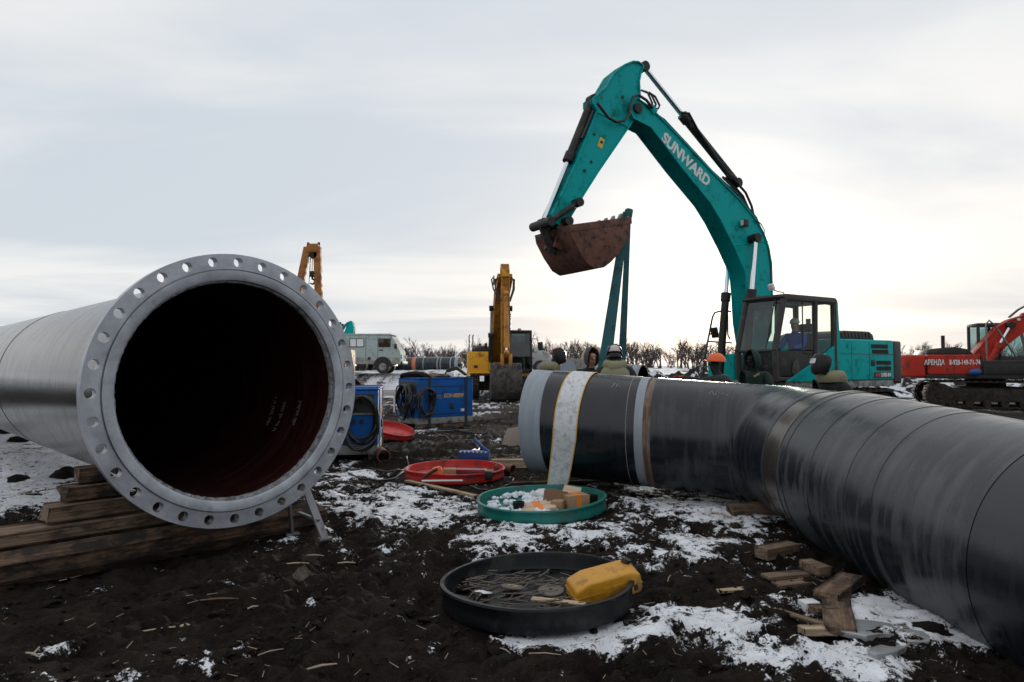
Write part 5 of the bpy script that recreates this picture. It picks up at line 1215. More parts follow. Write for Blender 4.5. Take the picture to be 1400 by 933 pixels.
# grey box and beige cover behind the hooded worker
gb = thing('steel_container', 'grey steel container box behind the leftmost welder', 'container', (at(782, 500, 27).x, 27, 0), R(8))
B().bx(-.45, .45, -.45, .45, 0, 1.72, .03).build('box', 'concrete', gb)
for k in range(4): B().bx(-.40 + k * .22, -.32 + k * .22, -.48, -.44, .1, 1.65, .01).build('rib', 'concrete', gb)
B().cyl((-.35, -.9, 1.35), (-.35, -.46, 1.35), .3, n=24).build('pipe_stub', 'band_grey', gb)
tb = B(); tb.prism([(-.9, 0), (-.2, 2.1), (.3, 2.25), (1.2, .0)], -.8, .8, .1, seg=3); tb = tb.build('tarpaulin', 'tarp_beige'); tb.location = (at(806, 500, 29).x, 29, 0); tag(tb, 'beige tarpaulin peaked up behind the hooded worker', 'tarpaulin')

# ------------------------------------------------------------------ people
def rotv(v, a, piv):      # lean forward about a left-right axis through piv (x forward)
    d = Vector(v) - Vector(piv); c, s = math.cos(a), math.sin(a)
    return Vector(piv) + Vector((d.x * c + d.z * s, d.y, -d.x * s + d.z * c))
def person(label, loc, rz, lean=0.0, knee=0.0, arms=None, head_pitch=0.0, head_yaw=0.0, jacket='jacket_black', trousers='trousers_dark', glove='jacket_black', sitting=False, scale=1.0, covered=False, sleeve=None, bulk=1.0):
    root = thing('person', label, 'person', loc, rz); root.scale = (scale,) * 3
    hipz = 0.93 - knee * 0.30
    if sitting: hipz = 0.0
    P_ = Vector((0, 0, hipz)); sk = {}
    def up(x, y, z): return rotv((x, y, hipz + z), lean, P_)
    V = {'pelvis': P_, 'belly': up(.0, 0, .18), 'chest': up(.01, 0, .38), 'collar': up(0, 0, .50), 'neck': up(.02, 0, .57)}
    hb = V['neck']
    def hd(x, y, z):
        v = Vector((x, y, z)); c, s = math.cos(head_yaw), math.sin(head_yaw); v = Vector((v.x * c - v.y * s, v.x * s + v.y * c, v.z))
        return hb + rotv(v, head_pitch + lean * .5, (0, 0, 0))
    V['skull0'] = hd(.02, 0, .09); V['skull1'] = hd(.02, 0, .17); V['skull2'] = hd(.01, 0, .235); V['chin'] = hd(.085, 0, .06); V['nose'] = hd(.125, 0, .125)
    E_ = [('pelvis', 'belly'), ('belly', 'chest'), ('chest', 'collar'), ('collar', 'neck'), ('neck', 'skull0'), ('skull0', 'skull1'), ('skull1', 'skull2'), ('skull0', 'chin'), ('skull1', 'nose')]
    b = bulk
    rad = {'pelvis': (.16 * b, .13 * b), 'belly': (.16 * b, .13 * b), 'chest': (.17 * b, .14 * b), 'collar': (.11 * b, .09 * b), 'neck': (.06, .06), 'skull0': (.078, .085), 'skull1': (.088, .098), 'skull2': (.06, .065), 'chin': (.042, .035), 'nose': (.018, .016)}
    reg = {k: 'j' for k in ('pelvis', 'belly', 'chest', 'collar')}; reg.update({k: 's' for k in ('neck', 'skull0', 'skull1', 'skull2', 'chin', 'nose')})
    for sd, sg_ in (('l', 1), ('r', -1)):
        V['sh' + sd] = up(0, .19 * sg_ * b, .46)
        if arms and arms.get(sd): el, ha = [Vector(p) for p in arms[sd]]
        else: el, ha = up(.0, .27 * sg_ * b, .17), up(.16, .25 * sg_, -.04)
        V['el' + sd] = el; V['wr' + sd] = el.lerp(ha, .86); V['pa' + sd] = ha
        d = (ha - el).normalized(); sdv = d.cross(Vector((0, 0, 1))); sdv = sdv.normalized() if sdv.length > .05 else Vector((0, 1, 0))
        dn = Vector((0, 0, -1)) - d * Vector((0, 0, -1)).dot(d); dn = dn.normalized() if dn.length > .05 else Vector((-1, 0, 0))
        E_ += [('chest', 'sh' + sd), ('sh' + sd, 'el' + sd), ('el' + sd, 'wr' + sd), ('wr' + sd, 'pa' + sd)]
        rad.update({'sh' + sd: (.085 * b, .085 * b), 'el' + sd: (.06 * b, .06 * b), 'wr' + sd: (.045, .04), 'pa' + sd: (.045, .03)})
        reg.update({'sh' + sd: 'a', 'el' + sd: 'a', 'wr' + sd: 'a', 'pa' + sd: 'g'})
        for k, (off_, ln) in enumerate(((-.033, .085), (-.011, .095), (.011, .09), (.033, .072))):
            a0 = ha + sdv * off_ + d * .035; a1 = a0 + d * ln * .55 + dn * .015; a2 = a1 + d * ln * .25 + dn * ln * .4
            for q_, nm in ((a0, 'a'), (a1, 'b'), (a2, 'c')): V[f'f{k}{nm}{sd}'] = q_; rad[f'f{k}{nm}{sd}'] = (.0105, .0105); reg[f'f{k}{nm}{sd}'] = 'g'
            E_ += [('pa' + sd, f'f{k}a{sd}'), (f'f{k}a{sd}', f'f{k}b{sd}'), (f'f{k}b{sd}', f'f{k}c{sd}')]
        t0 = ha - d * .01 - sdv * .045 * sg_; t1 = t0 + d * .045 - sdv * .025 * sg_ + dn * .015
        V['t0' + sd] = t0; V['t1' + sd] = t1; rad['t0' + sd] = (.014, .014); rad['t1' + sd] = (.011, .011); reg['t0' + sd] = reg['t1' + sd] = 'g'
        E_ += [('pa' + sd, 't0' + sd), ('t0' + sd, 't1' + sd)]
        # legs
        if sitting: hip, kn, an, toe = (.04, .10 * sg_, 0), (.44, .14 * sg_, .04), (.52, .14 * sg_, -.40), (.66, .15 * sg_, -.43)
        else:
            hip = (0, .10 * sg_, hipz - .04); kn = (.06 + knee * .38, .12 * sg_, .49 - knee * .10); an = (-.03, .13 * sg_, .09); toe = (.14, .15 * sg_, .045)
        for q_, nm, r_, g_ in ((hip, 'hip', (.105 * b, .105 * b), 't'), (kn, 'kn', (.07 * b, .07 * b), 't'), (an, 'an', (.055, .055), 't'), (toe, 'toe', (.045, .042), 'b')):
            V[nm + sd] = Vector(q_); rad[nm + sd] = r_; reg[nm + sd] = g_
        E_ += [('pelvis', 'hip' + sd), ('hip' + sd, 'kn' + sd), ('kn' + sd, 'an' + sd), ('an' + sd, 'toe' + sd)]
    keys = list(V); idx = {k: i for i, k in enumerate(keys)}
    me = bpy.data.meshes.new('skeleton'); me.from_pydata([tuple(V[k]) for k in keys], [(idx[a], idx[c]) for a, c in E_], []); me.update()
    o = bpy.data.objects.new('skeleton', me); COL.objects.link(o)
    md = o.modifiers.new('skin', 'SKIN'); md.use_smooth_shade = True; md.branch_smoothing = 0.6
    for k in keys:
        sv = me.skin_vertices[0].data[idx[k]]; sv.radius = rad[k]; sv.use_root = (k == 'pelvis')
    sb = o.modifiers.new('sub', 'SUBSURF'); sb.levels = 1; sb.render_levels = 1
    dg = bpy.context.evaluated_depsgraph_get(); body = bpy.data.meshes.new_from_object(o.evaluated_get(dg))
    bpy.data.objects.remove(o)
    body.name = 'body'; mats = [jacket, 'skin' if not covered else 'jacket_black', glove, trousers, 'black_rubber', sleeve or jacket]; mi = {'j': 0, 's': 1, 'g': 2, 't': 3, 'b': 4, 'a': 5}
    pts = np.array([tuple(V[k]) for k in keys]); segs = [(idx[a], idx[c]) for a, c in E_]
    A = pts[[a for a, c in segs]]; Bv = pts[[c for a, c in segs]]; D = Bv - A; LL = (D ** 2).sum(1)
    rA = np.array([rad[keys[c]][0] for a, c in segs])
    bo = link('body', body, mats, root, 0)
    for p in body.polygons:
        c = np.array(p.center); t_ = np.clip(((c - A) * D).sum(1) / LL, 0, 1); dist = np.linalg.norm(A + D * t_[:, None] - c, axis=1) - rA * .6
        s_ = int(np.argmin(dist)); a, c2_ = segs[s_]; p.material_index = mi[reg[keys[c2_] if t_[s_] > .45 else keys[a]]]; p.use_smooth = True
    for sg_ in (1, -1): B().ball(hd(.105, .034 * sg_, .145), .012, 8, 6).build('eye', 'eye', root, 60)
    hm = Matrix.Translation(hb) @ (Matrix.Rotation(head_pitch + lean * .5, 4, 'Y') @ Matrix.Rotation(head_yaw, 4, 'Z'))
    return root, hm, V
def placed(root, hm, name, bld, material, smooth=40):
    o = bld.build(name, material, root, smooth); o.matrix_local = hm; return o
def dome(b, c, r, n=18, top=1.0, low=0.0):
    b.lathe([(math.cos(a), math.sin(a)) for a in np.linspace(low, PI / 2, 8)], n, Matrix.Translation(c) @ Matrix.Diagonal((*r, 1))); return b
def hood(root, hm, material, big=1.0):
    bl = B(); # cowl open at the front: sphere shell minus the face wedge
    n, k = 20, 12; rows_ = []
    for j in range(k + 1):
        ph = -PI * .32 + PI * .82 * j / k; rows_.append([Vector((-math.cos(R(-128 + 256 * i / n)) * .135 * math.cos(ph) * big, math.sin(R(-128 + 256 * i / n)) * .125 * math.cos(ph) * big, .14 + .165 * math.sin(ph) * big)) for i in range(n + 1)])
    vs = [[bl.bm.verts.new(p) for p in r] for r in rows_]; vi = [[bl.bm.verts.new(Vector((p.x * .88, p.y * .88, .14 + (p.z - .14) * .92))) for p in r] for r in rows_]
    for j in range(k):
        for i in range(n): bl.bm.faces.new((vs[j][i], vs[j][i + 1], vs[j + 1][i + 1], vs[j + 1][i])); bl.bm.faces.new((vi[j][i], vi[j + 1][i], vi[j + 1][i + 1], vi[j][i + 1]))
        for e_ in (0, n): bl.bm.faces.new((vs[j][e_], vs[j + 1][e_], vi[j + 1][e_], vi[j][e_]))
    return placed(root, hm, 'hood', bl, material, 60)
def collar_hood(root, V, material, lean=0.0):    # hood lying folded on the shoulders
    c = V['collar']; bl = B()
    bl.lathe([(.15, -.06), (.175, .0), (.155, .06), (.115, .085), (.09, .05), (.10, .0)], 20, Matrix.Translation(c + Vector((-.02, 0, .03))) @ Matrix.Rotation(lean - .25, 4, 'Y') @ Matrix.Diagonal((1.05, 1.15, 1, 1)), close=True)
    bl.lump(c + Vector((-.13, 0, .0)), (.08, .14, .10), .15, 2, 4)
    return bl.build('folded_hood', material, root, 60)
def weld_mask(root, hm, shell='mask_black', lifted=True, top='mask_red'):
    tilt = R(-40) if lifted else R(4)
    M2 = hm @ Matrix.Translation((0, 0, .16)) @ Matrix.Rotation(tilt, 4, 'Y')
    bl = B(); n = 18; prof_ = [(.10, -.15), (.12, -.10), (.135, 0), (.125, .07), (.09, .11)]
    rows_ = [[Vector((r * 1.12 * math.cos(R(-105 + 210 * i / n)), r * .92 * math.sin(R(-105 + 210 * i / n)), z)) for i in range(n + 1)] for r, z in prof_]
    vs = [[bl.bm.verts.new(p) for p in r] for r in rows_]; vi = [[bl.bm.verts.new(p * .94) for p in r] for r in rows_]
    for j in range(len(prof_) - 1):
        for i in range(n): bl.bm.faces.new((vs[j][i], vs[j][i + 1], vs[j + 1][i + 1], vs[j + 1][i])); bl.bm.faces.new((vi[j][i], vi[j + 1][i], vi[j + 1][i + 1], vi[j][i + 1]))
    for ring in (0, -1):
        for i in range(n): bl.bm.faces.new((vs[ring][i], vs[ring][i + 1], vi[ring][i + 1], vi[ring][i]))
    for e_ in (0, n):
        for j in range(len(prof_) - 1): bl.bm.faces.new((vs[j][e_], vs[j + 1][e_], vi[j + 1][e_], vi[j][e_]))
    mk_ = placed(root, M2, 'welding_mask', bl, shell, 50)
    v_ = B().box((.152, 0, -.01), (.012, .10, .07), (0, 0, 0), .01).build('visor', 'visor', mk_)
    dm = dome(B(), (0, 0, .17), (.125, .11, .12)).build('cap_shell', top, root, 50); dm.matrix_local = hm
    B().tube([hm @ Vector((-.12, 0, .16)), hm @ Vector((0, .115, .18)), hm @ Vector((.10, .06, .2))], .014, 6).build('headband', 'mask_black', root)
    return mk_
pg = lambda px, Yd: (at(px, 500, Yd).x, Yd, 0.0)

p, hm, V = person('welder in khaki and black jacket, raised mask with white label, leftmost behind the pipe', pg(743, 11.2), R(-8), lean=.25, head_pitch=.25, jacket='jacket_khaki', sleeve='jacket_black', covered=True, scale=1.0, bulk=1.12, knee=.05)
collar_hood(p, V, 'jacket_khaki', .25); weld_mask(p, hm)
p, hm, V = person('worker with grey hood up and bare face, between the two welders', pg(805, 11.9), R(-75), lean=.15, head_pitch=.15, jacket='jacket_black', scale=1.0, bulk=1.15, knee=.12)
hood(p, hm, 'hood_grey', 1.12)
p, hm, V = person('welder in khaki hooded jacket seen from behind, below the sling', pg(841, 10.7), R(88), lean=.12, head_pitch=.1, jacket='jacket_khaki', sleeve='jacket_black', covered=True, bulk=1.25)
collar_hood(p, V, 'jacket_khaki', .1)
B().lump(V['chest'] + Vector((-.06, 0, -.08)), (.19, .27, .28), .06, 2, 9).build('jacket_back', 'jacket_khaki', p, 60)
weld_mask(p, hm, lifted=True, top='hat_white'); placed(p, hm, 'hair_net', dome(B(), (0, 0, .08), (.125, .115, .13)), 'mask_black')
p, hm, V = person('worker in orange hard hat and black jacket reaching along the pipe', pg(1006, 10.3), R(168), lean=.5, head_pitch=-.3, jacket='jacket_black', covered=True, glove='glove_red', knee=.30, bulk=1.35, arms={'l': ((.50, .26, 1.19), (.82, .30, 1.28)), 'r': ((.42, -.28, 1.10), (.62, -.3, 1.2))})
ht = dome(B(), (0, 0, .185), (.14, .12, .13)); ht.lathe([(.125, 0), (.168, -.005), (.168, .008), (.125, .012)], 20, Matrix.Translation((.025, 0, .185)) @ Matrix.Diagonal((1, .84, 1, 1)), close=True); placed(p, hm, 'hard_hat', ht, 'hat_orange')
p, hm, V = person('welder crouching behind the pipe bend, red and black mask raised', pg(1150, 9.0), R(195), lean=.38, head_pitch=.2, jacket='jacket_black', covered=True, knee=.42, bulk=1.15)
collar_hood(p, V, 'jacket_khaki', .3); weld_mask(p, hm)
p, hm, V = person('worker in dark green hood in front of the teal excavator cab', pg(1037, 12.0), R(215), lean=.2, head_pitch=.2, jacket='hood_green', covered=True, knee=.22, bulk=1.1)
hood(p, hm, 'hood_green', 1.15)
B().tube([V['chest'] + Vector((.16, .08, .02)), V['collar'] + Vector((.1, .16, -.04))], .02, 6).build('strap', 'jacket_khaki', p)
dloc = FT.o + FT.f * .62 + FT.l * .81 + Vector((0, 0, 1.66))
p, hm, V = person('driver in bright blue jacket sitting in the teal cab', dloc, FT.rz, lean=.05, jacket='jacket_blue', sitting=True, scale=.98, bulk=1.15, arms={'l': ((.16, .28, .20), (.42, .22, .16)), 'r': ((.16, -.28, .20), (.42, -.22, .16))})
placed(p, hm, 'knit_cap', dome(B(), (0, 0, .15), (.115, .105, .12)), 'hat_white')
p, hm, V = person('far worker in a bright vest in the mouth of the far pipe', (at(629, 500, 58.5).x, 58.5, hz(at(629, 500, 58.5).x, 58.5)), R(-60), lean=.4, knee=.5, jacket='jacket_khaki', bulk=1.1, scale=.8)

# ------------------------------------------------------------------ blue welding generators
def generator(label, loc, rz, wide=1.5, deep=0.92, hgt=0.98, full=True):
    # local: long side faces -y, control end faces -x
    g = thing('welding_generator', label, 'generator', loc, rz)
    W2, D2 = wide / 2, deep / 2; z0 = .16
    for y in (-D2 + .08, D2 - .08): B().bx(-W2, W2, y - .06, y + .06, 0, .12, .01).build('skid', 'timber_muddy', g)
    B().bx(-W2, W2, -D2, D2, .12, z0 + .10, .01).build('base', 'gen_skirt', g)
    body = B().bx(-W2, W2, -D2, D2, z0 + .10, z0 + hgt, .025, 3).build('housing', 'gen_blue', g)
    B().bx(-W2 - .01, W2 + .01, -D2 - .01, D2 + .01, z0 + hgt, z0 + hgt + .03, .008).build('lid', 'gen_blue', g)
    B().bx(-W2 + .38, W2 - .22, -D2 - .006, -D2, z0 + hgt * .82, z0 + hgt * .835).bx(-W2 + .38, W2 - .22, -D2 - .006, -D2, z0 + .17, z0 + .185).build('door_seam', 'decal_black', g, 0)
    B().box((.15, -D2 - .012, z0 + .36), (.10, .022, .13), (0, 0, 0), .008).build('door_latch', 'gen_dark', g)
    B().bx(W2 - .34, W2 - .25, -D2 - .004, -D2, z0 + .22, z0 + .28).build('label', 'white_paint', g, 0)
    for x in (-W2 + .30, W2 - .20):
        B().bx(x - .035, x + .035, -D2 - .012, -D2 + .0, .05, z0 + hgt + .03).bx(x - .035, x + .035, -D2 - .012, D2 + .01, z0 + hgt + .03, z0 + hgt + .042).build('strap', 'strap_dark', g, 0)
    put_text('DCW-480ESW', .13, (.20, -D2 - .004, z0 + hgt * .60), (1, 0, 0), (0, -1, 0), 'gold_print', g, .003, .2, fit=.55)
    B().bx(-W2 + .38, -W2 + .62, -D2 - .004, -D2, z0 + hgt * .56, z0 + hgt * .58).build('red_stripe', 'red_print', g, 0); B().bx(-W2 + .38, -W2 + .60, -D2 - .004, -D2, z0 + hgt * .60, z0 + hgt * .62).build('green_stripe', 'green_print', g, 0)
    # control end
    B().bx(-W2 - .004, -W2 + .02, -D2 + .06, D2 - .06, z0 + .62 * hgt, z0 + .94 * hgt).build('panel_recess', 'gen_dark', g, 0)
    for y, z, r in ((-.2, .82, .035), (-.05, .84, .05), (.12, .84, .05), (.25, .78, .03), (-.12, .70, .03), (.05, .70, .03)): B().cyl((-W2 - .03, y, z0 + z * hgt), (-W2 + .01, y, z0 + z * hgt), r, n=12).build('dial', 'grey_steel' if r > .04 else 'dark_paint', g)
    B().bx(-W2 - .03, -W2, -D2 + .05, D2 - .05, z0 + .60 * hgt, z0 + .63 * hgt, .005).build('panel_bar', 'gen_skirt', g)
    for k in range(3): B().bx(-W2 - .006, -W2, .12, .22, z0 + (.28 + .10 * k) * hgt, z0 + (.33 + .10 * k) * hgt).build('label', 'white_paint', g, 0)
    for k in range(4): B().cyl((-W2 - .05, -.22 + .12 * k, z0 + .50 * hgt), (-W2, -.22 + .12 * k, z0 + .50 * hgt), .03, n=10).build('socket', 'black_rubber', g)
    B().cyl((.45, .1, z0 + hgt), (.45, .1, z0 + hgt + .14), .045, n=12).build('exhaust', 'rusty', g)
    return g
def cable_coil(label, loc, rz, seed, r=.28, n=7, group=None):
    rn = random.Random(seed); o = thing('cable_coil', label, 'cable', loc, rz)
    for k in range(n):
        rr_ = r * rn.uniform(.75, 1.05); ph = rn.uniform(0, 6); pts_ = []
        for i in range(29):
            a = 2 * PI * i / 28; pts_.append((rn.uniform(-.008, .008) + .03 * k - .09 + .04 * math.sin(2 * a + ph), rr_ * .75 * math.sin(a) + .02 * math.sin(3 * a + ph), -rr_ + rr_ * 1.15 * math.cos(a) + rn.uniform(-.01, .01)))
        B().tube(pts_, .017, 6, caps=False).build('cable_loop', 'hose', o, 50)
    return o
ga = R(38); gA = Vector((at(596, 500, 16.2).x, 16.2, 0))
G1 = generator('blue welding generator with gold lettering standing in the mud, farther one', gA, ga)
def gl(g_, a, x, y, z): return Vector((g_.x + x * math.cos(a) - y * math.sin(a), g_.y + x * math.sin(a) + y * math.cos(a), z))
cable_coil('thick black cable coil hung on the control end of the farther generator', gl(gA, ga, -.90, -.10, .96), ga, 3, .36, 10)
cable_coil('second black cable coil by the corner of the farther generator', gl(gA, ga, -.62, -.60, .90), ga + PI / 2, 4, .30, 7)
gB = Vector((at(481, 500, 10.95).x, 10.95, 0)); gb_ = R(98)
G2 = generator('nearer blue welding generator half hidden behind the steel flange', gB, gb_, hgt=.92)
cable_coil('tangled black cable coil on the nearer generator', gl(gB, gb_, -.88, -.22, .95), gb_, 6, .34, 10)
for i, (x, y, sz, a, mt, lb) in enumerate(((-.5, .1, (.34, .28, .10), .2, 'mud_clod', 'muddy sack on the left end of the farther generator'), (.0, -.1, (.30, .2, .07), .5, 'timber_muddy', 'muddy board scrap on top of the farther generator'))):
    o = B().lump((0, 0, sz[2] * .45), sz, .2, 2, i).build('sack' if i == 0 else 'board_scrap', mt); q_ = gl(gA, ga, x, y, 1.17); o.location = q_; tag(o, lb, 'sack' if i == 0 else 'board')
o = B().box((0, 0, .05), (.18, .14, .11), (0, 0, 0), .01).build('carton', 'plastic_white'); o.location = gl(gA, ga, .28, -.2, 1.18); tag(o, 'small white carton on top of the farther generator', 'carton')
o = B().prism([(-.3, 0), (-.22, .16), (.02, .22), (.3, .0), (.2, .0), (0, .15), (-.15, .1)], -.15, .15, .01).build('bent_sheet', 'dark_paint'); o.location = gl(gA, ga, .52, -.1, 1.21); tag(o, 'bent dark sheet on the right end of the farther generator', 'sheet')
q_ = gp(529, 548); o = B().box((0, 0, .35), (.36, .03, .13), (.2, 0, .1), .005).box((.15, .03, .15), (.03, .03, .4), (0, 0, 0)).build('white_sign', 'plastic_white'); o.location = (at(529, 500, 14.0).x, 14.0, .46 - .02); o.location.z = at(529, 537, 14.0).z - .35; tag(o, 'white board between the two blue generators', 'board')
# loose welding cables across the mud
def cable(label, pxs, r=.014, mt='hose', lift=.02):
    pts_ = [];
    P3 = [gp(*p) for p in pxs]
    for i in range(len(P3) - 1):
        for k in range(6):
            f_ = k / 6; p0 = P3[max(i - 1, 0)]; p1 = P3[i]; p2 = P3[i + 1]; p3 = P3[min(i + 2, len(P3) - 1)]
            c = .5 * ((2 * p1) + (p2 - p0) * f_ + (2 * p0 - 5 * p1 + 4 * p2 - p3) * f_ ** 2 + (3 * p1 - p0 - 3 * p2 + p3) * f_ ** 3)
            pts_.append(Vector((c.x, c.y, hz(c.x, c.y) + lift)))
    o = B().tube(pts_, r, 6).build('cable', mt, None, 50); return tag(o, label, 'cable')
cable('black cable winding from the far generator towards the red lid', [(575, 585), (600, 596), (630, 603), (655, 612), (640, 622), (660, 634)])
cable('black cable running right from the far generator skid', [(590, 590), (640, 592), (680, 600), (712, 612)])
cable('black cable loop on the mud before the nearer generator', [(500, 640), (530, 648), (560, 640), (545, 630), (520, 636)])
cable('thin black hose curling round the right side of the red lid', [(690, 640), (702, 655), (690, 668), (660, 672), (640, 668)], .010)
cable('black cable lying between flange and red lid', [(470, 650), (510, 660), (545, 652), (560, 640)], .013)

# ------------------------------------------------------------------ pipe-end lids used as trays
def lid(label, c, r, hgt, material, tilt=(0, 0, 0), floor=None):
    o = thing('round_tray', label, 'lid', c, 0, 'pipe-end lids lying on the mud', rot=tilt)
    B().lathe([(r - .012, .012), (r, .0), (r + .006, .02), (r, .05), (r + .002, hgt - .03), (r + .016, hgt - .012), (r + .012, hgt), (r - .012, hgt), (r - .018, hgt - .02), (r - .018, .05), (r - .03, .03)], 80, close=True).build('rim', material, o, 40)
    B().lathe([(0, .0), (r - .012, .004), (r - .012, .026), (r * .6, .02), (0, .024)], 80).build('floor', floor or material, o, 40)
    for ch in o.children:      # warped and knocked out of round
        ph = random.uniform(0, 6)
        for v in ch.data.vertices:
            a = math.atan2(v.co.y, v.co.x); k = 1 + .010 * math.sin(2 * a + ph) + .006 * math.sin(5 * a + 2 * ph) + .012 * math.exp(-((a - .6 + ph * .2) / .25) ** 2) * (-1)
            if ch.name.startswith('rim'): v.co.x *= k; v.co.y *= k; v.co.z += .006 * math.sin(2 * a + 1 + ph) * (v.co.z > .05)
    return o
cR = gp(622, 652); cG = gp(740.5, 697); cK = gp(735, 822)
lid('shallow round red plastic lid holding tools', (cR.x, cR.y, .01), .645, .12, 'cap_red')
lid('shallow round green plastic lid full of snow and cartons', (cG.x, cG.y, .01), .635, .125, 'cap_green', (R(1.0), R(-2.0), 0))
lid('large black plastic lid holding spent welding rods, nearest the camera', (cK.x, cK.y, .012), .585, .135, 'cap_black', (R(-1), R(-1.6), 0))
q_ = gp(535, 602); o = lid('red plastic lid buckled and tipped up beside the nearer generator', (q_.x, q_.y + .2, .05), .42, .10, 'cap_red', (R(14), R(9), R(20)))
o.location.z = .12
# snow inside the green lid
bl = B(); rn = random.Random(4)
for i in range(150):
    a = rn.uniform(0, 6.28); r_ = .52 * math.sqrt(rn.random()); x = r_ * math.cos(a) * .75 - .16; y = r_ * math.sin(a)
    if math.hypot(x, y) > .56: continue
    s_ = rn.uniform(.012, .045); bl.lump((x, y, .03 + s_ * .4), (s_, s_, s_ * .8), .3, 1, i)
o = bl.build('snow_crumbs', 'snow', None, 60); o.location = (cG.x, cG.y, .02); tag(o, 'crumbled snow heaped in the green lid', 'snow', kind='stuff')
def carton(label, px, py, d, rz, mt, Yd=None, z=0.0, rot=None, tape=None, name='cardboard_box', cat='box'):
    q_ = gp(px, py, z); root = thing(name, label, cat, q_, rz, rot=rot)
    B().bx(-d[0] / 2, d[0] / 2, -d[1] / 2, d[1] / 2, 0, d[2], .006).build('carton', mt, root, 30)
    if tape: B().bx(-d[0] * .12, d[0] * .12, -d[1] / 2 - .002, d[1] / 2 + .002, d[2] * .05, d[2] + .002).build('tape_strip', tape, root, 0)
    B().bx(-d[0] / 2 - .002, d[0] / 2 + .002, -.002, .002, d[2] * .6, d[2] + .001).build('flap_seam', 'cardboard_dark', root, 0)
    return root
zf = .045
carton('dark brown carton at the foot of the white strap in the green lid', 758, 689, (.20, .16, .13), R(12), 'cardboard_dark', z=zf + .04, rot=(R(-14), R(12), R(12)))
carton('flattened pale carton with orange end at the front of the green lid', 736, 699, (.32, .20, .06), R(12), 'cardboard_pale', z=zf, rot=(R(12), R(-7), R(12)), tape='orange_tape')
carton('small brown carton in the middle of the green lid', 763, 698, (.11, .14, .10), R(-20), 'cardboard', z=zf)
carton('upright carton with orange tape at the right of the green lid', 786, 695, (.24, .17, .14), R(24), 'cardboard', z=zf, tape='orange_tape')
carton('pale open carton leaning behind the others in the green lid', 780, 685, (.18, .2, .12), R(-12), 'cardboard_pale', z=zf + .02, rot=(R(16), R(8), R(-12)))
carton('blackened carton at the right rim of the green lid', 806, 690, (.12, .12, .10), R(40), 'mud_clod', z=zf)
q_ = gp(709, 699, zf); o = B().lathe([(.05, 0), (.058, .09), (.05, .09), (.045, .02), (0, .02)], 24).build('black_cup', 'cap_black'); o.location = q_; tag(o, 'small round black tub among snow in the green lid', 'tub')
q_ = gp(742, 683, zf); o = B().lump((0, 0, .05), (.09, .06, .06), .2, 2, 8).build('plastic_bag', 'plastic_white'); o.location = q_; tag(o, 'crumpled clear bag at the strap end in the green lid', 'bag')
# things in and behind the red lid
q_ = gp(594, 656, .04); bag = thing('tool_pouch', 'bright orange tool pouch with black handle in the red lid', 'pouch', q_, R(15))
B().hexa([(-.14, -.08, 0), (.12, -.10, 0), (.12, .08, 0), (-.12, .08, 0), (-.02, -.05, .15), (.08, -.05, .17), (.08, .04, .17), (-.02, .04, .15)], .03).build('pouch', 'orange_bag', bag); B().tube([(-.17, -.11, .02), (-.10, -.13, .09), (-.02, -.11, .13), (.02, -.09, .14)], [.012, .018, .02, .018], 8).build('handle', 'black_rubber', bag)
carton('small brown carton between orange pouch and red case', 615, 655, (.16, .14, .13), R(4), 'cardboard', z=.04)
rb = thing('tool_case', 'long dark red tool case lying in the red lid', 'case', gp(645, 655, .04), R(-6))
B().bx(-.20, .18, -.07, .09, 0, .125, .012).build('case', 'tool_red', rb); B().bx(.18, .26, -.08, .10, 0, .11, .01).build('end_cap', 'decal_black', rb); B().bx(-.2, .18, -.072, .092, .085, .09).build('lid_seam', 'decal_black', rb, 0)
q_ = gp(604, 660, .05); o = B().tube([(-.24, 0, .02), (.25, .02, .02)], .012, 8).build('white_tube', 'plastic_white'); o.location = q_; tag(o, 'white plastic tube at the front of the red lid', 'tube')
cl = thing('pipe_clamp', 'blue lever chain clamp tool lying behind the red lid', 'tool', gp(648, 640), R(-8))
B().bx(-.22, .22, -.06, .10, .10, .24, .02).bx(-.2, -.15, -.04, .06, 0, .12).bx(.15, .2, -.04, .06, 0, .12).build('frame', 'tool_blue', cl); B().tube([(-.02, .1, .40), (.10, .06, .30), (.22, .02, .22)], .026, 8).build('lever', 'tool_blue', cl)
for k in range(7): B().ball((-.18 + .06 * k, -.07, .23), .012, 8, 6).build('chain_link', 'plastic_white', cl)
B().tube([(-.2, 0, .06), (-.32, .04, .16), (-.40, .0, .05), (-.34, -.04, .02)], .03, 8).build('grip', 'black_rubber', cl)
q_ = gp(692, 648); o = B().lathe([(.065, -.16), (.065, .12), (.055, .12), (.055, -.16)], 28, Matrix.Translation((0, 0, .066)) @ Matrix.Rotation(R(90), 4, 'Y') @ Matrix.Rotation(R(40), 4, 'X'), close=True).build('pipe_offcut', 'rusty'); o.location = q_; tag(o, 'small rusty pipe offcut right of the red lid', 'pipe')
q_ = gp(523, 634); o = B().lathe([(.10, -.3), (.10, .12), (.085, .12), (.085, -.3)], 28, Matrix.Translation((0, 0, .12)) @ Matrix.Rotation(R(-70), 4, 'Z') @ Matrix.Rotation(R(90), 4, 'Y'), close=True).build('pipe_offcut', 'rusty'); o.location = q_; tag(o, 'dark pipe offcut at the foot of the nearer generator', 'pipe')
o = B().hexa([(-.17, -.05, 0), (.17, 0, 0), (.17, .05, 0), (-.17, .0, 0), (-.06, .12, .30), (.16, .14, .33), (.16, .16, .33), (-.06, .14, .30)], .012).build('tan_panel', 'tan_board'); o.location = gp(698, 610); tag(o, 'tan panel leaning near the grey pipe end', 'panel')
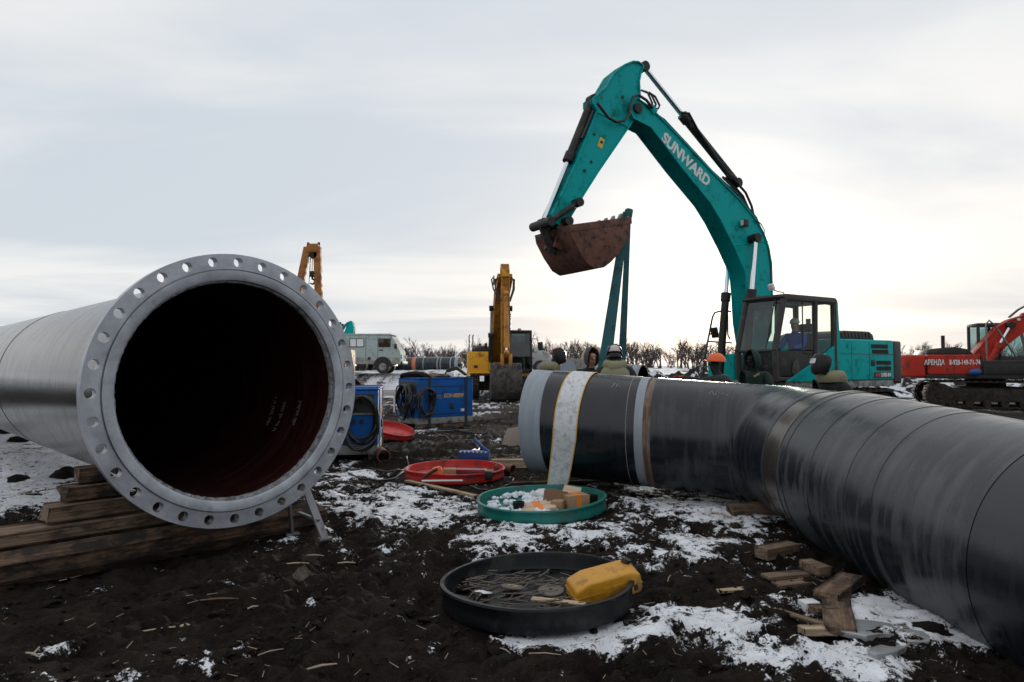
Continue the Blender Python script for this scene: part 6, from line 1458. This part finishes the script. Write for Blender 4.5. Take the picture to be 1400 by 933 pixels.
# contents of the black lid
bl = B(); rn = random.Random(12)
for i in range(210):
    a = rn.gauss(.25, .55); r_ = .5 * math.sqrt(rn.random()); b_ = rn.uniform(0, 6.28); x = r_ * math.cos(b_) * .95 - .12; y = r_ * math.sin(b_) * .8; ln = rn.uniform(.05, .16)
    if math.hypot(x, y) + ln * .4 > .54: continue
    z = .034 + rn.random() ** 2 * .035; t_ = rn.gauss(0, .10); dx, dy = math.cos(a) * ln / 2, math.sin(a) * ln / 2
    bl.tube([(x - dx, y - dy, z - t_ * ln / 2), (x + dx * .7, y + dy * .7, z + t_ * ln * .3), (x + dx, y + dy, z + t_ * ln / 2 + rn.uniform(0, .006))], rn.choice((.0028, .0035, .0045)), 5)
o = bl.build('spent_rods', 'rod', None, 0); o.location = (cK.x, cK.y, .012); tag(o, 'heap of spent welding rods in the black lid', 'welding rods', kind='stuff')
for px, py, r_, lb in ((701, 803, .075, 'tan-centred grinding disc lying in the black lid'), (753, 808, .08, 'dark grey grinding disc next to the yellow canister')):
    q_ = gp(px, py, .06); d_ = thing('grinding_disc', lb, 'disc', q_, rot=(R(rn.uniform(-8, 8)), R(rn.uniform(-8, 8)), 0))
    B().lathe([(.012, 0), (r_, 0), (r_, .007), (.012, .009)], 36, close=True).build('disc', 'disc_grey', d_); B().lathe([(.013, .0095), (.034, .0095), (.034, .011), (.013, .011)], 24, close=True).build('paper_label', 'disc_tan' if r_ < .08 else 'disc_grey', d_)
q_ = gp(762, 826, .05); timber('wood_lath', 'flat pale wooden slat lying in the black lid', 'slat', (q_.x - .15, q_.y + .04), (q_.x + .16, q_.y - .05), .055, .012, .062, 'timber_pale', .002, 61)
o = B().lump((0, 0, .01), (.055, .02, .012), .4, 2, 5).build('foil_scrap', 'foil'); o.location = gp(661, 812, .06); tag(o, 'crumpled silver foil scrap among welding rods', 'foil')
can = thing('plastic_canister', 'dirty yellow plastic canister tipped over in the black lid', 'canister', gp(826, 812, .055), rot=(R(8), R(-11), R(12))); can.scale = (1.05, 1.0, .86)
B().prism([(-.205, .02), (-.17, -.0), (.19, .0), (.21, .03), (.205, .14), (.15, .165), (-.10, .165), (-.19, .13)], -.10, .10, .022, seg=3).build('body', 'can_yellow', can, 40)
B().bx(-.03, .09, -.104, -.098, .035, .11, .003).build('embossed_panel', 'can_yellow', can); B().box((.165, -.10, .05), (.022, .008, .04), (0, 0, 0), .002).build('dark_label', 'decal_black', can); B().cyl((.17, .05, .155), (.185, .05, .18), .028, n=16).build('cap', 'decal_black', can); B().prism([(-.20, .072), (.208, .072), (.208, .080), (-.20, .080)], -.103, .103, .002).build('mould_seam', 'can_yellow', can)

# ------------------------------------------------------------------ loose timber and rubbish at right
def bd(label, a, c, w, h, z=0.0, mt='timber', seed=0, name='plank', cat='plank', jag=.015, **k):
    p0, p1 = gp(*a), gp(*c); return timber(name, label, cat, (p0.x, p0.y), (p1.x, p1.y), w, h, z, mt, min(.006, h * .25), seed, jag=jag, **k)
pl = thing('pallet_scrap', 'broken pallet corner of two boards and a block by the bend', 'pallet', gp(1090, 795), R(16))
for y in (-.055, .055): B().bx(-.21, .17, y - .05, y + .05, .0 + (y > 0) * .02, .022 + (y > 0) * .02, .003).build('board', 'timber', pl)
B().bx(.10, .20, -.09, .11, .045, .11, .005).build('block', 'timber', pl)
bd('muddy wide board end standing out of the snow below the bend', (1150, 873), (1140, 815), .16, .05, .01, 'timber_muddy', 21)
bd('second muddy board lying behind the wide board end', (1128, 830), (1165, 802), .15, .06, .03, 'timber_muddy', 22)
bd('short pale plank with sawn end pointing left', (1096, 868), (1140, 868), .06, .045, .0, 'timber_pale', 23)
bd('long broken splinter of wood left of the muddy boards', (1058, 838), (1122, 858), .05, .018, .012, 'timber', 24, jag=.05)
bd('reddish block of wood under the muddy boards', (1112, 843), (1140, 842), .08, .05, .01, 'timber_muddy', 25)
bd('thin board lying alone between canister and pallet scrap', (980, 812), (1026, 808), .05, .02, .006, 'timber_pale', 26)
bd('long pale slat in front of the red lid', (556, 659), (650, 680), .07, .03, .0, 'timber_pale', 27)
bd('dark board beyond the lid in the mud, under the second generator', (578, 592), (640, 590), .06, .02, .02, 'gen_skirt', 28)
bd('squared timber lying nearest the pipeline belly', (1040, 765), (1085, 757), .12, .09, .0, 'timber', 29)
bd('thin stick beside the white cup', (970, 703), (1000, 710), .025, .015, .01, 'timber_pale', 30)
bd('brown plank pile piece behind the nearer generator', (490, 528), (525, 540), .16, .05, .55, 'timber_muddy', 31)
bd('second plank propped over the nearer generator', (478, 524), (512, 530), .16, .05, .62, 'timber', 32, roll=.4)
o = B().prism([(-.1, 0), (-.06, .06), (.05, .09), (.11, .03), (.06, .0)], -.012, .012, .004).build('bark_piece', 'timber_pale'); o.location = gp(934, 786); o.rotation_euler = (R(70), 0, R(20)); tag(o, 'curved pale piece of bark on the snow right of the canister', 'bark')
o = B().lathe([(.03, 0), (.038, .09), (.033, .09), (.027, .01), (0, .01)], 20).build('white_cup', 'plastic_white'); o.location = gp(968, 707); tag(o, 'white plastic cup standing on snow before the timber', 'cup')
o = B().bx(-.05, .05, -.04, .04, 0, .055, .006).build('foam_block', 'plastic_white'); o.location = gp(1106, 834); o.rotation_euler = (0, 0, .2); tag(o, 'small white foam block left of the muddy boards', 'block')
def ice(label, px, py, rx, ry, h, seed):
    rn = random.Random(seed); n = 12; pr = [(rx * (1 + rn.uniform(-.22, .22)) * math.cos(2 * PI * i / n), ry * (1 + rn.uniform(-.22, .22)) * math.sin(2 * PI * i / n)) for i in range(n)]
    o = B().prism(pr, 0, h, .006, 'z').build('ice_slab', 'ice'); q_ = gp(px, py); o.location = (q_.x, q_.y, .01); o.rotation_euler = (rn.uniform(-.08, .08), rn.uniform(-.08, .08), rn.uniform(0, 1)); return tag(o, label, 'ice', 'grey ice slabs on the snow')
ice('large flat grey ice slab right of the muddy boards', 1185, 868, .17, .13, .03, 1); ice('thin curved grey ice slab nearest the bottom edge', 1215, 897, .16, .05, .03, 2); ice('small grey ice slab under the pipeline belly', 1245, 878, .08, .09, .03, 3)
# dark clods big enough to pick out
CL_ = [(90, 655, .17, .12, .10, 'big black clod on the snow left of the timber stack'), (25, 660, .12, .09, .05, 'flat black clod at the left edge on the snow'), (28, 606, .18, .14, .09, 'black clod on the snow below the big pipe'), (112, 630, .12, .09, .05, 'flat dark clod under the flanged pipe'), (128, 648, .09, .08, .06, 'small clod wedged by the timber stack'), (14, 592, .2, .16, .08, 'dark clod at far left below the pipe'), (1270, 865, .11, .06, .03, 'dark wet clod on the snow under the pipeline')]
for i, (px, py, a, c, h, lb) in enumerate(CL_):
    q_ = gp(px, py); o = B().lump((0, 0, h * .3), (a, c, h), .35, 3, 50 + i).build('earth_clod', 'mud_clod', None, 60); o.location = (q_.x, q_.y, hz(q_.x, q_.y)); tag(o, lb, 'clod', 'earth clods on the snow')
# crumbs of earth and splinters over the whole yard
rn = random.Random(77); bl = B()
for i in range(1300):
    px = rn.uniform(-20, 1420); py = 560 + 373 * rn.random() ** .8; q_ = gp(px, py); s_ = rn.uniform(.004, .012) * (1 + .12 * q_.y) * (2.0 if rn.random() < .08 else 1)
    bl.lump((q_.x, q_.y, hz(q_.x, q_.y) + s_ * .25), (s_ * rn.uniform(.8, 1.5), s_ * rn.uniform(.8, 1.5), s_ * .7), .7, 2 if s_ > .03 else 1, i)
tag(bl.build('earth_crumbs', 'mud_clod', None, 60), 'scattered crumbs of black earth over the yard', 'earth', kind='stuff')
bl = B()
for i in range(220):
    px = rn.uniform(0, 1400); py = 600 + 333 * rn.random() ** .7; q_ = gp(px, py); ln = rn.uniform(.015, .07); a = rn.uniform(0, 3.14); z = hz(q_.x, q_.y) + .014; w_ = rn.uniform(.001, .0022)
    bl.tube([(q_.x, q_.y, z), (q_.x + math.cos(a) * ln, q_.y + math.sin(a) * ln, z + rn.uniform(-.004, .012))], [w_, w_ * .7], 4)
tag(bl.build('straw_bits', 'chip', None, 0), 'scattered bits of straw and splinters on the mud', 'straw', kind='stuff')
SPL = [(226, 855, 58, .3, 'white splinter with a knob on the mud below the log'), (44, 902, 30, -.5, 'forked pale splinter at the lower left'), (404, 772, 36, .1, 'pale straight splinter below the steel stand'), (430, 757, 26, -.1, 'short thick chip at the foot of the steel stand'), (346, 832, 14, .6, 'small white chip in the mud below the flange'), (370, 898, 34, .6, 'thin splinter in the mud left of the black lid'), (474, 772, 24, 0, 'splinter between steel stand and black lid'), (690, 898, 26, -.9, 'twig lying before the black lid pointing away'), (724, 893, 34, .15, 'crossed twig in the mud before the black lid'), (745, 910, 44, -.15, 'long thin twig nearest the bottom centre'), (492, 820, 16, 1.2, 'short pale chip left of the black lid'), (915, 800, 30, 1.2, 'bent stalk on the snow right of the black lid'), (300, 820, 50, .1, 'dark flat splinter in the mud under the flange'), (440, 915, 40, .4, 'splinter near the bottom left of centre')]
for i, (px, py, lpx, a, lb) in enumerate(SPL):
    q_ = gp(px, py); ln = lpx * q_.y / FPX; z = hz(q_.x, q_.y) + .018; w_ = .0035 if 'twig' in lb or 'stalk' in lb or 'thin' in lb else .007
    o = B().tube([(-ln / 2, 0, 0), (0, .004, .006), (ln / 2, 0, .003)], [w_ * .7, w_, w_ * .5], 5)
    if 'knob' in lb: o.ball((ln / 2 - .02, 0, .006), (.03, .016, .012), 8, 6)
    if 'forked' in lb: o.tube([(0, 0, 0), (-ln * .4, ln * .5, .01)], .004, 5)
    o = o.build('wood_splinter', 'chip' if 'dark' not in lb else 'timber_muddy', None, 40); o.location = (q_.x, q_.y, z); o.rotation_euler = (0, 0, a); tag(o, lb, 'splinter', 'splinters on the mud')
